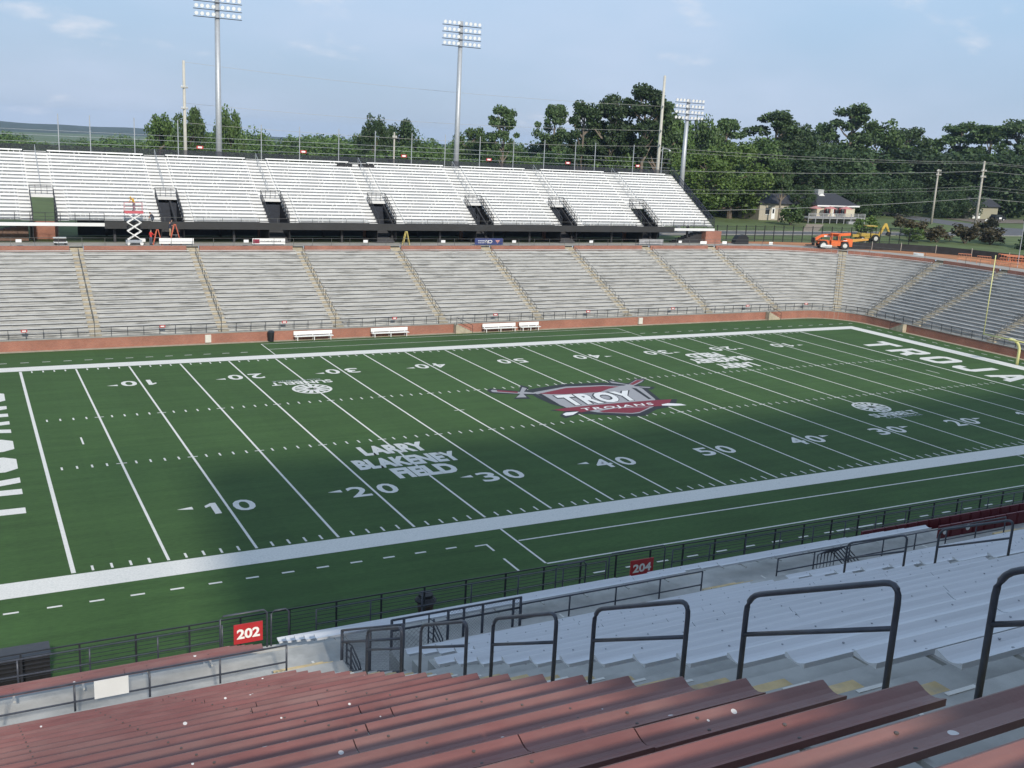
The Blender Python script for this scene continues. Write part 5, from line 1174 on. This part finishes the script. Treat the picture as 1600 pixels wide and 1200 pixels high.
woods('woodland', sp, LOAK, 'green woods behind the upper bleachers', 3)
sp = [(rnd.uniform(-140,330), rnd.uniform(420,900), rnd.uniform(6,14), rnd.uniform(9,16)) for k in range(110)]
woods('far_woodland', sp, LOAK, 'distant low woods below the blue ridge on the left', 4)
sp = []
for k in range(90):
    u = rnd.random(); x = 140+u*190; sp.append((x+rnd.uniform(-8,8), 165+rnd.uniform(0,45)-u*10, rnd.uniform(17,27), rnd.uniform(6,10)))
for k in range(22): sp.append((rnd.uniform(136,168), rnd.uniform(134,150), rnd.uniform(14,19), rnd.uniform(3.5,6)))
for k in range(18): sp.append((rnd.uniform(178,236), rnd.uniform(138,152), rnd.uniform(13,18), rnd.uniform(4,6)))
woods('shade_woodland', sp, LDARK, 'dark woods behind the houses on the right', 5)
# shrubs
def shrub(x, y, w, h, lm, label, seed, n=12, name='shrub', group=None):
    rr = random.Random(seed); vs, fs = [], []
    for k in range(n):
        th = rr.uniform(0,6.28); u = rr.random(); c = Vector((math.cos(th)*.62*math.sqrt(rr.random()), math.sin(th)*.62*math.sqrt(rr.random()), .25+.6*u)); 
        for q in range(55):
            d = Vector((rr.gauss(0,1),rr.gauss(0,1),rr.gauss(0,1))).normalized()*rr.uniform(.3,1)*.34; leafquad(vs, fs, Vector((c.x+d.x,c.y+d.y,max(0.02,c.z+d.z*.6))), rr.uniform(.06,.10), .6, rr)
    t = thing(name, label, 'shrub', (x,y,G), group=group); me = bpy.data.meshes.new('foliage'); me.from_pydata(vs, [], fs); me.materials.append(lm); inst('foliage', me, t, (0,0,0), (0,0,0), (w,w,h))
    tb = MB()
    for q in range(5): a = q*1.26; tb.tube([(0,0,-.02),(.2*math.cos(a),.2*math.sin(a),.25),(.4*math.cos(a),.4*math.sin(a),.6)],.03,4,r2=.01)
    inst('stems', tb.mesh('stems', BARK), t, (0,0,0), (0,0,0), (w,w,h))
shrub(148.2,112.4,3.2,4.2,LOAK,'large round green bush in front of the bungalow',1,26)
SHR = [(147.5,80.5,3.0,2.6,'olive shrub directly behind the yellow backhoe arm'),(152.5,79,3.4,3.2,'russet shrub beyond the silt fence, nearest the backhoe'),(157.5,77,3.6,3.6,'russet shrub beyond the silt fence, second from the backhoe'),(162,75,3.2,3.2,'russet shrub beyond the silt fence, third from the backhoe'),(166.5,80,3.0,4.8,'tallest russet shrub, by the taller wooden utility pole'),(157,88,3.2,3.4,'olive shrub at the edge of the street behind the russet ones'),(148,92,3.0,3.6,'olive shrub in the grass left of the shorter wooden pole'),(172,104,3.2,3.0,'russet shrub on the street corner in front of the shorter wooden pole')]
for k, (x, y, w, h, l) in enumerate(SHR): shrub(x, y, w, h, LRED if 'russet' in l else LLT, l, 20+k, 14, group='shrubs beyond the silt fence')
# ================================================================ AIR
hz = MB().box(-4650,4750,-4650,4750,-30,64); hm = bpy.data.materials.new('haze'); hm.use_nodes = True; ht = hm.node_tree; ht.nodes.clear()
pv = ht.nodes.new('ShaderNodeVolumePrincipled'); pv.inputs['Color'].default_value = (0.58,0.76,1.0,1); pv.inputs['Density'].default_value = 0.00010; pv.inputs['Anisotropy'].default_value = 0.0
ot = ht.nodes.new('ShaderNodeOutputMaterial'); ht.links.new(pv.outputs[0], ot.inputs['Volume'])
ho = hz.build('haze', hm, kind='stuff'); ho['label'] = 'thin summer haze filling the air over the stadium'; ho['category'] = 'haze'
